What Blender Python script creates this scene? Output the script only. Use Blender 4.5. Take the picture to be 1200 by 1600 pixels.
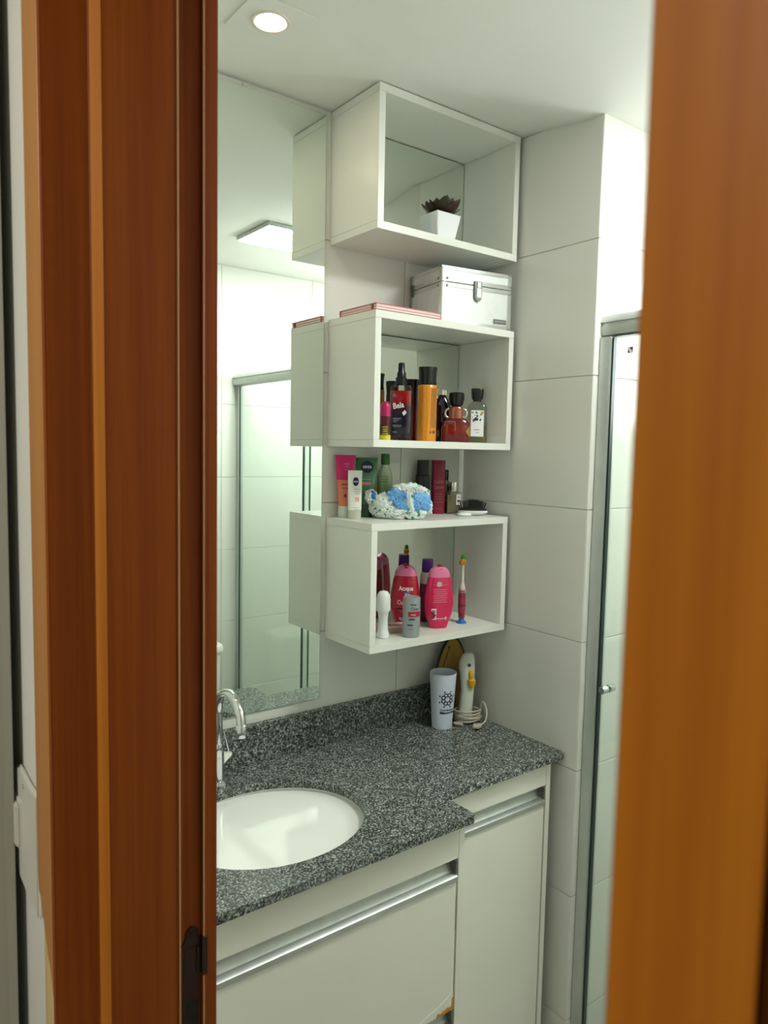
import bpy, bmesh, math, random
from mathutils import Vector, Matrix, noise
random.seed(7)
PI = math.pi
S = bpy.context.scene
C = S.collection
for o in list(bpy.data.objects): bpy.data.objects.remove(o)

# ---------------------------------------------------------------- camera, world, exposure
YAW, PIT, ROL, FPX = .6495, -.0824, .0202, 1150.24
CAM = Vector((-1.3873, -1.4879, 1.5852))
F = Vector((math.sin(YAW)*math.cos(PIT), math.cos(YAW)*math.cos(PIT), math.sin(PIT)))
R = Vector((math.cos(YAW), -math.sin(YAW), 0)); U = R.cross(F)
R2 = R*math.cos(ROL)+U*math.sin(ROL); U2 = -R*math.sin(ROL)+U*math.cos(ROL)
cd = bpy.data.cameras.new('camera'); cam = bpy.data.objects.new('camera', cd); C.objects.link(cam)
M = Matrix((R2, U2, -F)).transposed().to_4x4(); M.translation = CAM; cam.matrix_world = M
cd.sensor_fit = 'VERTICAL'; cd.sensor_height = 36; cd.sensor_width = 27; cd.lens = 36*FPX/1600
cd.clip_start = .01; cd.clip_end = 50
cd.dof.use_dof = True; cd.dof.focus_distance = 1.75; cd.dof.aperture_fstop = 9.5
S.camera = cam
w = bpy.data.worlds.new('world'); S.world = w; w.use_nodes = True
w.node_tree.nodes['Background'].inputs[0].default_value = (.9, .95, 1, 1)
w.node_tree.nodes['Background'].inputs[1].default_value = .15
S.view_settings.view_transform = 'Standard'; S.view_settings.look = 'None'
S.view_settings.exposure = 0.0; S.view_settings.gamma = 1; S.view_settings.use_curve_mapping = False
LED_POWER, SPOT_POWER, HALL_POWER, SHOWER_POWER = 68.0, 110.0, 12, 12.0

def area(name, loc, rot, size, power, col, sy=None):
    l = bpy.data.lights.new(name, 'AREA'); l.energy = power; l.color = col; l.size = size
    if sy: l.shape = 'RECTANGLE'; l.size_y = sy
    o = bpy.data.objects.new(name, l); o.location = loc; o.rotation_euler = rot; C.objects.link(o); return o
area('hall_ceiling_light', (-2.45, -1.15, 2.30), (0, -math.radians(38), 0), .35, HALL_POWER, (1, .96, .88))
area('shower_window_light', (.86, -.95, 1.95), (0, PI/2, 0), .5, SHOWER_POWER, (.97, 1, .99), .45)

# ---------------------------------------------------------------- materials
def mat(name, col, rough=.5, metal=0, spec=.5, coat=0, emit=None, es=0, trans=0, ior=1.45, alpha=1):
    m = bpy.data.materials.new(name); m.use_nodes = True
    b = m.node_tree.nodes['Principled BSDF']
    b.inputs['Base Color'].default_value = (*col, 1); b.inputs['Roughness'].default_value = rough
    b.inputs['Metallic'].default_value = metal; b.inputs['Specular IOR Level'].default_value = spec
    b.inputs['Coat Weight'].default_value = coat; b.inputs['Coat Roughness'].default_value = .08
    b.inputs['Transmission Weight'].default_value = trans; b.inputs['IOR'].default_value = ior
    b.inputs['Alpha'].default_value = alpha
    if emit: b.inputs['Emission Color'].default_value = (*emit, 1); b.inputs['Emission Strength'].default_value = es
    return m
def nt(m): return m.node_tree.nodes, m.node_tree.links, m.node_tree.nodes['Principled BSDF']
def coords(m, scale=(1, 1, 1), kind='Object'):
    n, l, b = nt(m); t = n.new('ShaderNodeTexCoord'); mp = n.new('ShaderNodeMapping')
    mp.inputs['Scale'].default_value = scale; l.new(t.outputs[kind], mp.inputs[0]); return mp.outputs[0]
def ramp(m, fac, stops):
    n, l, b = nt(m); r = n.new('ShaderNodeValToRGB'); e = r.color_ramp.elements
    while len(e) < len(stops): e.new(.5)
    for k, (p, c) in enumerate(stops): e[k].position = p; e[k].color = (*c, 1)
    l.new(fac, r.inputs[0]); return r.outputs[0]
def noise_n(m, vec, scale, detail=3, rough=.5, dist=0):
    n, l, b = nt(m); t = n.new('ShaderNodeTexNoise'); t.inputs['Scale'].default_value = scale
    t.inputs['Detail'].default_value = detail; t.inputs['Roughness'].default_value = rough
    t.inputs['Distortion'].default_value = dist; l.new(vec, t.inputs['Vector']); return t.outputs['Fac']
def bump(m, h, strength, dist=.01):
    n, l, b = nt(m); t = n.new('ShaderNodeBump'); t.inputs['Strength'].default_value = strength
    t.inputs['Distance'].default_value = dist; l.new(h, t.inputs['Height']); l.new(t.outputs[0], b.inputs['Normal'])
def soft(name, col, var=.04, rough=.5, sc=6, **k):     # a plain surface with a faint tonal variation
    m = mat(name, col, rough, **k); n, l, b = nt(m); f = noise_n(m, coords(m), sc, 2)
    a = tuple(max(0, c*(1-var)) for c in col); d = tuple(min(1, c*(1+var)) for c in col)
    l.new(ramp(m, f, [(.3, a), (.7, d)]), b.inputs['Base Color']); return m

WHITE = (.74, .755, .69)
tile_m = soft('glossy_white_tile', (.70, .71, .655), .015, .16, 3)
n, l, b = nt(tile_m); bump(tile_m, noise_n(tile_m, coords(tile_m, kind='Object'), 7, 1), .05, .02)
grout_m = soft('grout', (.66, .66, .60), .08, .8, 60)
paint_m = soft('white_wall_paint', (.74, .74, .68), .02, .7, 4)
ceil_m = soft('ceiling_paint', (.76, .77, .72), .02, .75, 3)
lam_m = soft('white_laminate', WHITE, .012, .28, 5)
cab_m = soft('cabinet_laminate', (.74, .735, .655), .015, .35, 5)
mir_m = mat('mirror_silver', (.84, .90, .85), .008, 1)
edge_m = mat('mirror_edge', (.05, .07, .06), .2, .3)
chrome_m = mat('chrome', (.72, .74, .74), .07, 1)
alu_m = soft('brushed_aluminium', (.52, .54, .52), .06, .4, 30, metal=.8)
alud_m = soft('anodised_aluminium', (.50, .53, .50), .05, .42, 20, metal=.55)
black_m = mat('black_plastic', (.008, .008, .009), .25)
dark_m = mat('dark_recess', (.02, .018, .015), .7)
ceramic_m = soft('white_ceramic', (.84, .86, .82), .01, .06, 3, coat=.5)
floor_m = soft('floor_tile', (.55, .53, .48), .06, .3, 8)
print_w = mat('white_print', (.75, .75, .75), .5)
print_k = mat('dark_print', (.01, .012, .02), .5)

def wood(name, a, b_, c, rough=.42):
    m = mat(name, a, rough, spec=.22, coat=0); n, l, b = nt(m)
    g = noise_n(m, coords(m, (90, 90, 1.6)), 1.0, 6, .65, .3)
    g2 = noise_n(m, coords(m, (30, 30, .6)), 1.0, 3, .5, .6)
    mx = n.new('ShaderNodeMath'); mx.operation = 'ADD'; s = n.new('ShaderNodeMath'); s.operation = 'MULTIPLY'; s.inputs[1].default_value = .5
    l.new(g, mx.inputs[0]); l.new(g2, mx.inputs[1]); l.new(mx.outputs[0], s.inputs[0])
    l.new(ramp(m, s.outputs[0], [(.36, a), (.5, b_), (.64, c)]), b.inputs['Base Color'])
    bump(m, g, .08, .002); return m
wood_m = wood('varnished_reddish_wood', (.26, .066, .003), (.33, .098, .004), (.39, .13, .006))
jamb_m = wood('dark_reddish_wood', (.165, .028, .0015), (.225, .045, .002), (.28, .068, .003), .5)
casing_m = wood('honey_sheen_wood', (.44, .17, .035), (.50, .21, .045), (.56, .25, .06), .3)  # lighter colour paints the grazing sheen into the left casing
raw_m = wood('bare_pale_wood', (.55, .38, .16), (.66, .48, .24), (.74, .58, .33), .7)

def granite():
    m = mat('grey_granite', (.1, .1, .1), .18); n, l, b = nt(m); v = coords(m)
    n1 = noise_n(m, v, 260, 3, .7, .3); n2 = noise_n(m, v, 120, 2, .5, 1.0); n3 = noise_n(m, v, 9, 3, .6, .8)
    c1 = ramp(m, n1, [(.37, (.022, .027, .024)), (.455, (.062, .074, .067)), (.53, (.19, .215, .195)), (.63, (.52, .57, .52))])
    c2 = ramp(m, n2, [(.42, (.25, .25, .25)), (.58, (1, 1, 1))])
    mm = n.new('ShaderNodeMixRGB'); mm.blend_type = 'MULTIPLY'; mm.inputs[0].default_value = .75
    l.new(c1, mm.inputs[1]); l.new(c2, mm.inputs[2])
    vo = n.new('ShaderNodeTexVoronoi'); vo.inputs['Scale'].default_value = 9; l.new(coords(m, (1, 3.2, 3)), vo.inputs['Vector'])
    sm = ramp(m, vo.outputs['Distance'], [(.07, (1, 1, 1)), (.16, (0, 0, 0))])
    m2 = n.new('ShaderNodeMixRGB'); m2.inputs[2].default_value = (.36, .39, .36, 1)
    fa = n.new('ShaderNodeMath'); fa.operation = 'MULTIPLY'; l.new(sm, fa.inputs[0]); l.new(ramp(m, n1, [(.4, (0, 0, 0)), (.6, (1, 1, 1))]), fa.inputs[1])
    l.new(fa.outputs[0], m2.inputs[0]); l.new(mm.outputs[0], m2.inputs[1]); l.new(m2.outputs[0], b.inputs['Base Color'])
    return m
gran_m = granite()

def clear(name, tint, fac=.93, rough=.02):              # thin clear sheet: see-through with a Fresnel shine
    m = bpy.data.materials.new(name); m.use_nodes = True; n = m.node_tree.nodes; l = m.node_tree.links
    n.remove(n['Principled BSDF']); o = n['Material Output']
    t = n.new('ShaderNodeBsdfTransparent'); t.inputs[0].default_value = (*tint, 1)
    g = n.new('ShaderNodeBsdfGlossy'); g.inputs['Roughness'].default_value = rough
    f = n.new('ShaderNodeLayerWeight'); p = n.new('ShaderNodeMath'); p.operation = 'POWER'; p.inputs[1].default_value = 5
    q = n.new('ShaderNodeMath'); q.operation = 'MULTIPLY_ADD'; q.inputs[1].default_value = .9; q.inputs[2].default_value = .04
    l.new(f.outputs['Facing'], p.inputs[0]); l.new(p.outputs[0], q.inputs[0]); x = n.new('ShaderNodeMixShader')
    l.new(q.outputs[0], x.inputs[0]); l.new(t.outputs[0], x.inputs[1]); l.new(g.outputs[0], x.inputs[2]); l.new(x.outputs[0], o.inputs[0])
    return m
glass_m = clear('shower_glass', (.95, .99, .965))
clearp_m = clear('clear_plastic', (.86, .88, .84), rough=.05)
gedge_m = mat('glass_cut_edge', (.01, .05, .04), .15)

# ---------------------------------------------------------------- helpers
def link(name, me, m=None, parent=None, loc=None, rz=None):
    o = bpy.data.objects.new(name, me); C.objects.link(o)
    if m is not None and me is not None and not me.materials: me.materials.append(m)
    if parent: o.parent = parent
    if loc is not None: o.location = loc
    if rz is not None: o.rotation_euler = (0, 0, rz)
    return o
def fin(bm, smooth=40, bev=0, seg=2):
    bmesh.ops.remove_doubles(bm, verts=bm.verts, dist=1e-6)
    bmesh.ops.recalc_face_normals(bm, faces=bm.faces)
    if bev:
        es = [e for e in bm.edges if len(e.link_faces) == 2 and e.calc_face_angle(0) > .6]
        bmesh.ops.bevel(bm, geom=es, offset=bev, segments=seg, affect='EDGES', clamp_overlap=True)
    me = bpy.data.meshes.new('m'); bm.to_mesh(me); bm.free()
    if smooth:
        me.polygons.foreach_set('use_smooth', [True]*len(me.polygons)); me.set_sharp_from_angle(angle=math.radians(smooth))
    return me
def box(bm, x0, x1, y0, y1, z0, z1):
    v = [bm.verts.new(p) for p in ((x0,y0,z0),(x1,y0,z0),(x1,y1,z0),(x0,y1,z0),(x0,y0,z1),(x1,y0,z1),(x1,y1,z1),(x0,y1,z1))]
    for f in ((0,3,2,1),(4,5,6,7),(0,1,5,4),(1,2,6,5),(2,3,7,6),(3,0,4,7)): bm.faces.new([v[i] for i in f])
def bx(name, x0, x1, y0, y1, z0, z1, m, parent=None, bev=0, seg=2, org=None):
    # boxes get their origin at their own centre bottom so that they can be moved
    if org is None: org = Vector(((x0+x1)/2, (y0+y1)/2, z0)) if not parent else Vector((0, 0, 0))
    bm = bmesh.new(); box(bm, x0-org[0], x1-org[0], y0-org[1], y1-org[1], z0-org[2], z1-org[2])
    return link(name, fin(bm, 40, bev, seg), m, parent, org)
def prism(bm, pts, axis, a, b_):                        # extrude a polygon; pts are the two other axes in order
    def P(p, t): return {'x': (t, p[0], p[1]), 'y': (p[0], t, p[1]), 'z': (p[0], p[1], t)}[axis]
    A = [bm.verts.new(P(p, a)) for p in pts]; B = [bm.verts.new(P(p, b_)) for p in pts]; n_ = len(pts)
    bm.faces.new(A); bm.faces.new(B)
    for i in range(n_): bm.faces.new((A[i], A[(i+1) % n_], B[(i+1) % n_], B[i]))
def pr(name, pts, axis, a, b_, m, parent=None, bev=0, seg=2, smooth=30):
    bm = bmesh.new(); prism(bm, pts, axis, a, b_); return link(name, fin(bm, smooth, bev, seg), m, parent)
def ring_pts(rx, ry, n_=2, seg=32):
    out = []
    for k in range(seg):
        t = 2*PI*k/seg; c, s = math.cos(t), math.sin(t)
        out.append((rx*math.copysign(abs(c)**(2/n_), c), ry*math.copysign(abs(s)**(2/n_), s)))
    return out
def loft_bm(secs, seg=32, cap=True, bm=None):           # secs: (z, rx, ry[, exponent, cx, cy])
    bm = bm or bmesh.new(); rings = []
    for s in secs:
        z, rx, ry = s[:3]; n_ = s[3] if len(s) > 3 else 2; cx = s[4] if len(s) > 4 else 0; cy = s[5] if len(s) > 5 else 0
        rings.append([bm.verts.new((cx+x, cy+y, z)) for x, y in ring_pts(max(rx, 1e-4), max(ry, 1e-4), n_, seg)])
    for a, b_ in zip(rings, rings[1:]):
        for i in range(seg): bm.faces.new((a[i], a[(i+1) % seg], b_[(i+1) % seg], b_[i]))
    if cap: bm.faces.new(rings[0][::-1]); bm.faces.new(rings[-1])
    return bm
def loft(name, secs, m, parent=None, seg=32, cap=True, smooth=40, loc=None):
    return link(name, fin(loft_bm(secs, seg, cap), smooth), m, parent, loc)
def lathe(name, prof, m, parent=None, seg=32, cap=True, loc=None, smooth=40):
    return loft(name, [(z, r, r) for r, z in prof], m, parent, seg, cap, smooth, loc)
def tube_bm(path, rad, seg=12, bm=None, closed=False):
    bm = bm or bmesh.new(); P = [Vector(p) for p in path]; rings = []; up = None
    for i, p in enumerate(P):
        if closed: t = P[(i+1) % len(P)]-P[i-1]
        else: t = P[min(i+1, len(P)-1)]-P[max(i-1, 0)]
        t.normalize()
        if up is None: up = t.orthogonal().normalized()
        up = (up-t*up.dot(t)); up = up.normalized() if up.length > 1e-6 else t.orthogonal().normalized()
        s = t.cross(up); r = rad[i] if isinstance(rad, (list, tuple)) else rad
        rings.append([bm.verts.new(p+up*math.cos(2*PI*k/seg)*r+s*math.sin(2*PI*k/seg)*r) for k in range(seg)])
    pairs = list(zip(rings, rings[1:])) + ([(rings[-1], rings[0])] if closed else [])
    for a, b_ in pairs:
        for i in range(seg): bm.faces.new((a[i], a[(i+1) % seg], b_[(i+1) % seg], b_[i]))
    if not closed: bm.faces.new(rings[0][::-1]); bm.faces.new(rings[-1])
    return bm
def tube(name, path, rad, m, parent=None, seg=12, closed=False):
    return link(name, fin(tube_bm(path, rad, seg, None, closed), 60), m, parent)
def thing(name, label, cat, loc=(0, 0, 0), rz=0, group=None):
    o = link(name, None, None, None, loc, rz); o.empty_display_size = .02
    o['label'] = label; o['category'] = cat
    if group: o['group'] = group
    return o
def tag(o, label, cat, group=None):
    o['label'] = label; o['category'] = cat
    if group: o['group'] = group
    return o
def struct(name, loc=(0, 0, 0)):
    o = link(name, None, None, None, loc); o['kind'] = 'structure'; return o
def st(o): o['kind'] = 'structure'; return o

# flat print: shapes in (x, z), bent round a section and lifted 0.3 mm off it
def wrap(me, rf, z0=0, phi0=0, lift=.0003):
    for v in me.vertices:
        x, z = v.co.x, v.co.z+z0; rx, ry, n_ = rf(z)
        p = x/rx+phi0; s, c = math.sin(p), math.cos(p)
        v.co = ((rx+lift)*math.copysign(abs(s)**(2/n_), s), -(ry+lift)*math.copysign(abs(c)**(2/n_), c), z)
    return me
def text_me(s, size, align='CENTER', bold=0):
    cu = bpy.data.curves.new('t', 'FONT'); cu.body = s; cu.size = size; cu.align_x = align; cu.offset = bold; cu.resolution_u = 3
    o = bpy.data.objects.new('t', cu); C.objects.link(o); dg = bpy.context.evaluated_depsgraph_get()
    me = bpy.data.meshes.new_from_object(o.evaluated_get(dg)); bpy.data.objects.remove(o)
    for v in me.vertices: v.co = (v.co.x, 0, v.co.y)
    me.materials.clear(); return me
def rects_me(rs, sub=6):                                # rs: (x0, x1, z0, z1)
    bm = bmesh.new()
    for x0, x1, z0, z1 in rs:
        a = [bm.verts.new((x0+(x1-x0)*k/sub, 0, z0)) for k in range(sub+1)]; b_ = [bm.verts.new((x0+(x1-x0)*k/sub, 0, z1)) for k in range(sub+1)]
        for k in range(sub): bm.faces.new((a[k], a[k+1], b_[k+1], b_[k]))
    me = bpy.data.meshes.new('r'); bm.to_mesh(me); bm.free(); return me
def disc_me(r0, r1, cx=0, cz=0, seg=20, sx=1):
    bm = bmesh.new()
    a = [bm.verts.new((cx+sx*r1*math.cos(2*PI*k/seg), 0, cz+r1*math.sin(2*PI*k/seg))) for k in range(seg)]
    if r0 > 0:
        b_ = [bm.verts.new((cx+sx*r0*math.cos(2*PI*k/seg), 0, cz+r0*math.sin(2*PI*k/seg))) for k in range(seg)]
        for k in range(seg): bm.faces.new((a[k], a[(k+1) % seg], b_[(k+1) % seg], b_[k]))
    else: bm.faces.new(a)
    me = bpy.data.meshes.new('d'); bm.to_mesh(me); bm.free(); return me
def decal(name, me, m, parent, rf, z0, phi0=0, lift=.0003): return link(name, wrap(me, rf, z0, phi0, lift), m, parent)
def const(rx, ry=None, n_=2): return lambda z: (rx, ry or rx, n_)
VIEW = -math.radians(38)                                # turns a thing's front towards the doorway

# ================================================================ THE ROOM
ZJ = [-.10, .202, .52, .834, 1.146, 1.459, 1.767, 2.072, 2.36]
CZ = 2.362; XB = .0125; YC = -.4221; YW = -1.4985; XD = -1.06; XS = .9
def tile(w_, h_, cache={}):                             # a tile facing -Y, its lower left corner at the origin
    k = (round(w_, 4), round(h_, 4))
    if k not in cache:
        bm = bmesh.new(); c, d, t = .0012, .0012, .007
        o = [(0, 0), (w_, 0), (w_, h_), (0, h_)]; i_ = [(c, c), (w_-c, c), (w_-c, h_-c), (c, h_-c)]
        A = [bm.verts.new((x, t, z)) for x, z in o]; B = [bm.verts.new((x, d, z)) for x, z in o]; D = [bm.verts.new((x, 0, z)) for x, z in i_]
        for q in range(4):
            r = (q+1) % 4; bm.faces.new((A[q], A[r], B[r], B[q])); bm.faces.new((B[q], B[r], D[r], D[q]))
        bm.faces.new(D); me = bpy.data.meshes.new('tile'); bmesh.ops.recalc_face_normals(bm, faces=bm.faces); bm.to_mesh(me); bm.free()
        me.materials.append(tile_m); cache[k] = me
    return cache[k]
def tiling(parent, cols, rows, place, rz, g=.0008):
    for a, b_ in zip(cols, cols[1:]):
        for z0, z1 in zip(rows, rows[1:]):
            z0 = max(z0, .001)
            link('tile', tile(b_-a-2*g, z1-z0-2*g), None, parent, place(a+g, z0+g), rz)
wb = bx('wall_back', XD, .12, .0030, .12, 0, 2.5, grout_m, org=(0, 0, 0)); st(wb)
tiling(wb, [XD, -.656, -.206, XB], ZJ, lambda a, z: (a, 0, z), 0)
wr = bx('wall_right', XB+.0030, .12, YC+.0030, .0030, 0, 2.5, grout_m, org=(0, 0, 0)); st(wr)
# tiles facing -X: local +X runs towards -Y
tiling(wr, [0, -YC], ZJ, lambda a, z: (XB, -a, z), -PI/2)
ws = bx('wall_shower', .12, 1.0, YC+.0030, .12, 0, 2.5, grout_m, org=(0, 0, 0)); st(ws)
tiling(ws, [XB, .46, XS], ZJ, lambda a, z: (a, YC, z), 0)
wo = bx('wall_front', XD-.15, 1.0, YW-.12, YW-.0030, 0, 2.5, grout_m, org=(0, 0, 0)); st(wo)
ZO = [-.12, .19, .505, .82, 1.138, 1.458, 1.773, 2.094, 2.36]
for a, b_ in zip([-.918, -.468, -.018, .432], [-.468, -.018, .432, XS]):
    for z0, z1 in zip(ZO, ZO[1:]):
        z0 = max(z0, .001); link('tile', tile(b_-a-.0016, z1-z0-.0016), None, wo, (b_-.0008, YW, z0+.0008), PI)
wf = bx('wall_far', XS+.0030, 1.05, YW-.12, YC+.0030, 0, 2.5, grout_m, org=(0, 0, 0)); st(wf)
for a, b_ in ((YC, -.872), (-.872, -1.322), (-1.322, YW)):
    for z0, z1 in zip(ZJ, ZJ[1:]):
        z0 = max(z0, .001); link('tile', tile(a-b_-.0016, z1-z0-.0016), None, wf, (XS, a-.0008, z0+.0008), -PI/2)
fl = bx('floor', -2.9, 1.05, -3.2, .12, -.08, 0, floor_m, org=(0, 0, 0)); st(fl)
# ceiling of the bathroom: it dips about two centimetres towards the end of the short wall
bm = bmesh.new(); nx, ny = 40, 40; g = []
def sm(t): t = max(0, min(1, t)); return t*t*(3-2*t)
for i in range(nx+1):
    x = XD-.02+(1.0-XD+.02)*i/nx
    g.append([bm.verts.new((x, yy, CZ-.022*sm((x+.35)/.35)*sm((-yy-.20)/.2)*(1-sm((-yy-.46)/.3)))) for yy in [.01+(YW-.02)*j/ny for j in range(ny+1)]])
for i in range(nx):
    for j in range(ny): bm.faces.new((g[i][j], g[i][j+1], g[i+1][j+1], g[i+1][j]))
r = bmesh.ops.extrude_face_region(bm, geom=bm.faces[:]); bmesh.ops.translate(bm, vec=(0, 0, .12), verts=[v for v in r['geom'] if isinstance(v, bmesh.types.BMVert)])
st(link('ceiling', fin(bm, 30), ceil_m))

# ---- the doorway wall and the hall
XH = -1.213; YJ = -.752; YR = -1.376; ZH = 2.1
bm = bmesh.new(); box(bm, XH, XD, YJ+.028, .12, 0, 2.5); box(bm, XH, XD, -3.2, YR-.028, 0, 2.5); box(bm, XH, XD, YR-.028, YJ+.028, ZH+.028, 2.5)
st(link('wall_left', fin(bm, 0), paint_m))
bm = bmesh.new(); box(bm, -2.9, -2.8, -3.2, -.45, 0, 2.5); box(bm, -2.9, XH, -3.3, -3.2, 0, 2.5)
st(link('wall_hall', fin(bm, 0), paint_m))
st(bx('ceiling', -2.9, XH, -3.3, -.4, 2.42, 2.5, ceil_m, org=(0, 0, 0)))

d1 = struct('door_1')
# one jamb profile in (x, depth); depth 0 is the reveal plane, negative stands proud of it
prof = [(-1.223, 0), (-1.181, 0), (-1.1735, -.008), (-1.102, -.008), (-1.0995, -.0055), (-1.0995, .004), (-1.069, .004), (-1.069, -.001), (-1.0535, -.001), (-1.0535, .028), (-1.213, .028), (-1.213, .012), (-1.223, .012)]
def jamb(name, y, s):
    return pr(name, [(x, y+s*d) for x, d in prof], 'z', 0, ZH+.03, jamb_m, d1, .0011, 2)
edge_light_m = mat('tan_edge_highlight', (.55, .33, .16), .4)  # thin tan strips added as painted highlights along the jamb's lit edges
for xx, yy, za, zb in ((-1.0997, YJ-.0088, 0, ZH), (-1.0697, YJ-.0024, 0, .9975), (-1.0697, YJ-.0024, 1.0435, ZH)): bx('edge_highlight', xx, xx+.0013, yy, yy+.003, za, zb, edge_light_m, d1, .0004)
jl = jamb('jamb', YJ, 1); jr = jamb('jamb', YR, -1)
amber_m = wood('amber_chamfer_highlight', (.42, .13, .010), (.50, .17, .015), (.56, .21, .02), .6)  # amber overlay puts the lit tone of the chamfer into its colour
for yy, s in ((YJ, 1), (YR, -1)): pr('chamfer_highlight', [(-1.1812, yy-s*.0004), (-1.1735, yy-s*.0088), (-1.1722, yy-s*.0084), (-1.1795, yy+s*.0004)], 'z', 0, ZH-.01, amber_m, d1, .0002)
pr('head_jamb', [(x, ZH+d) for x, d in prof], 'y', YR, YJ, jamb_m, d1, .0011, 2)
# left casing: its veneer has split off at the bottom, baring pale wood
yo = -.679
torn = [(yo-.002, 1.135), (-.684, 1.118), (-.692, 1.112), (-.697, 1.101), (-.702, 1.098), (-.708, 1.082), (-.714, 1.078), (-.720, 1.064), (-.728, 1.060), (-.736, 1.045), (-.7395, 1.03)]
bm = bmesh.new(); prism(bm, [(-.7395, ZH+.07)] + [(yo, ZH+.07)] + torn, 'x', -1.2232, -1.2172); link('casing', fin(bm, 30, .0008, 1), casing_m, d1)
cb = bx('casing_core', -1.2172, XH+.0005, -.7395, yo+.001, 0, ZH+.069, raw_m, d1); cb['label'] = 'pale bare wood where the veneer has split off'
# right casing and head casing
bx('casing', -1.2245, -1.2231, YR-.040, YR-.0002, 0, ZH+.07, wood_m, d1, .0015)
bx('casing_band', -1.2185, XH+.0005, YR-.075, YR-.0125, 0, ZH+.07, wood_m, d1, .0015)
bx('casing', -1.223, XH+.0005, YR-.012, YJ+.012, ZH+.0125, ZH+.07, wood_m, d1, .0015)
# strike plate let into the rebate
brz = mat('dark_bronze_metal', (.045, .022, .016), .42, .6)
sx0, sx1 = -1.0945, -1.0675; yp = YJ+.004
pts = [(sx0, .90), (sx1-.006, .90), (sx1-.006, .998), (sx1, .998), (sx1, 1.043), (sx1-.006, 1.043)]
for k in range(9): t = PI*k/8; pts.append((-1.0815+.0075*math.cos(t), 1.046+.011*math.sin(t)))
pts += [(sx0+.003, 1.04), (sx0, 1.037)]
bm = bmesh.new(); prism(bm, pts, 'y', yp-.0016, yp+.001); sp = link('strike_plate', fin(bm, 30, .0005, 1), brz, d1)
lipm = bmesh.new(); box(lipm, -1.0712, -1.0650, YJ-.0024, YJ-.0006, .998, 1.043); link('plate_lip', fin(lipm, 30, .0005, 1), brz, sp)
hm = bmesh.new(); box(hm, -1.0895, -1.0775, yp-.0019, yp-.0012, 1.0, 1.033); link('latch_hole', fin(hm, 0), mat('latch_hole_shade', (.03, .006, .004), .6), sp)
pr('latch_tongue', [(-1.077, 1.003), (-1.0745, 1.003), (-1.0745, 1.033), (-1.077, 1.033)], 'y', yp-.0032, yp-.0012, brz, sp, .0006)
hb = bmesh.new(); box(hb, -1.087, -1.075, yp-.0019, yp-.0012, .905, .969); link('bolt_hole', fin(hb, 0), mat('bolt_hole_shade', (.003, .003, .004), .6), sp)
lathe('screw', [(.003, 0), (.003, .0008), (.0012, .0012)], brz, sp, 12, loc=(-1.0815, yp-.0014, 1.048)).rotation_euler = (PI/2, 0, 0)

# grey frame of the neighbouring door, one centimetre short of the white wall
d2 = struct('door_2'); grey_m = soft('grey_painted_metal', (.42, .41, .345), .03, .5, 5)
bx('frame', -1.30, -1.2245, -.568, -.45, 0, 2.2, grey_m, d2, .002)
bx('frame_band', -1.2355, -1.2245, -.5705, -.566, 0, 2.2, grey_m, d2, .001)
bx('leaf', -2.1, -1.302, -.55, -.51, 0, 2.1, grey_m, d2, .002); bx('frame', -2.18, -2.102, -.568, -.45, 0, 2.2, grey_m, d2, .002)
bx('head_frame', -2.1, -1.302, -.568, -.45, 2.102, 2.2, grey_m, d2, .002)
st(bx('wall_end', -2.8, -2.182, -.56, -.45, 0, 2.42, paint_m, org=(0, 0, 0)))
st(bx('wall_cap', -2.8, -1.30, -.45, -.40, 0, 2.42, paint_m, org=(0, 0, 0)))

# switch plate on the white hall wall
sw = thing('light_switch', 'white wall switch plate on the hall wall left of the wooden door frame', 'switch', (XH, -.600, 1.085))
plm = soft('ivory_plastic', (.70, .70, .62), .02, .35, 8)
pts = []
for y_, z_ in ((-.062, .125), (-.02, .122), (.030, .126), (.052, .118), (.054, .03), (.048, .0), (.030, -.012), (-.03, -.016), (-.062, -.016)): pts.append((y_, z_))
pr('plate', pts, 'x', -.007, .0003, plm, sw, .003, 3)
pr('rocker_frame', [(.050, .088), (.012, .088), (.012, .028), (.050, .028)], 'x', -.009, -.006, plm, sw, .001)
pr('rocker', [(.047, .083), (.016, .083), (.016, .033), (.047, .033)], 'x', -.0125, -.008, plm, sw, .0015)
lathe('screw', [(.003, 0), (.0025, .0006)], alu_m, sw, 12, loc=(-.0072, .0, .112)).rotation_euler = (0, -PI/2, 0)

# ---- big mirror
mr = thing('wall_mirror', 'tall frameless mirror on the wall over the washbasin', 'mirror', (-.75, -.0005, .984))
def mirror_sheet(name, x0, x1, z0, z1, parent, y1=-.0002, t=.0042):
    bm = bmesh.new(); box(bm, x0, x1, y1-t, y1, z0, z1); o = link(name, fin(bm, 0), mir_m, parent)
    o.data.materials.append(edge_m)
    for p in o.data.polygons: p.material_index = 0 if p.normal.y < -.5 else 1
    return o
mirror_sheet('mirror_sheet', XD+.05+.75, -.4485+.75, 0, 2.3465-.984, mr, t=.004)
# uneven sealant bead below the mirror
bm = tube_bm([(XD+.06+.75+.03*k, -.002, -.0012-.0012*abs(noise.noise((k*.7, 0, 0)))) for k in range(19)], [.0016+.0006*noise.noise((k*1.3, 2, 0)) for k in range(19)], 6)
link('sealant_bead', fin(bm, 60), alu_m, mr)
# added strip standing in for the band of light in the wall corner
st(bx('corner_light_band', -.0065, XB-.0003, -.0022, -.0001, 1.4246, 1.592, soft('bright_light_band', (.86, .88, .84), .01, .35), org=(0, 0, 0)))

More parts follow.
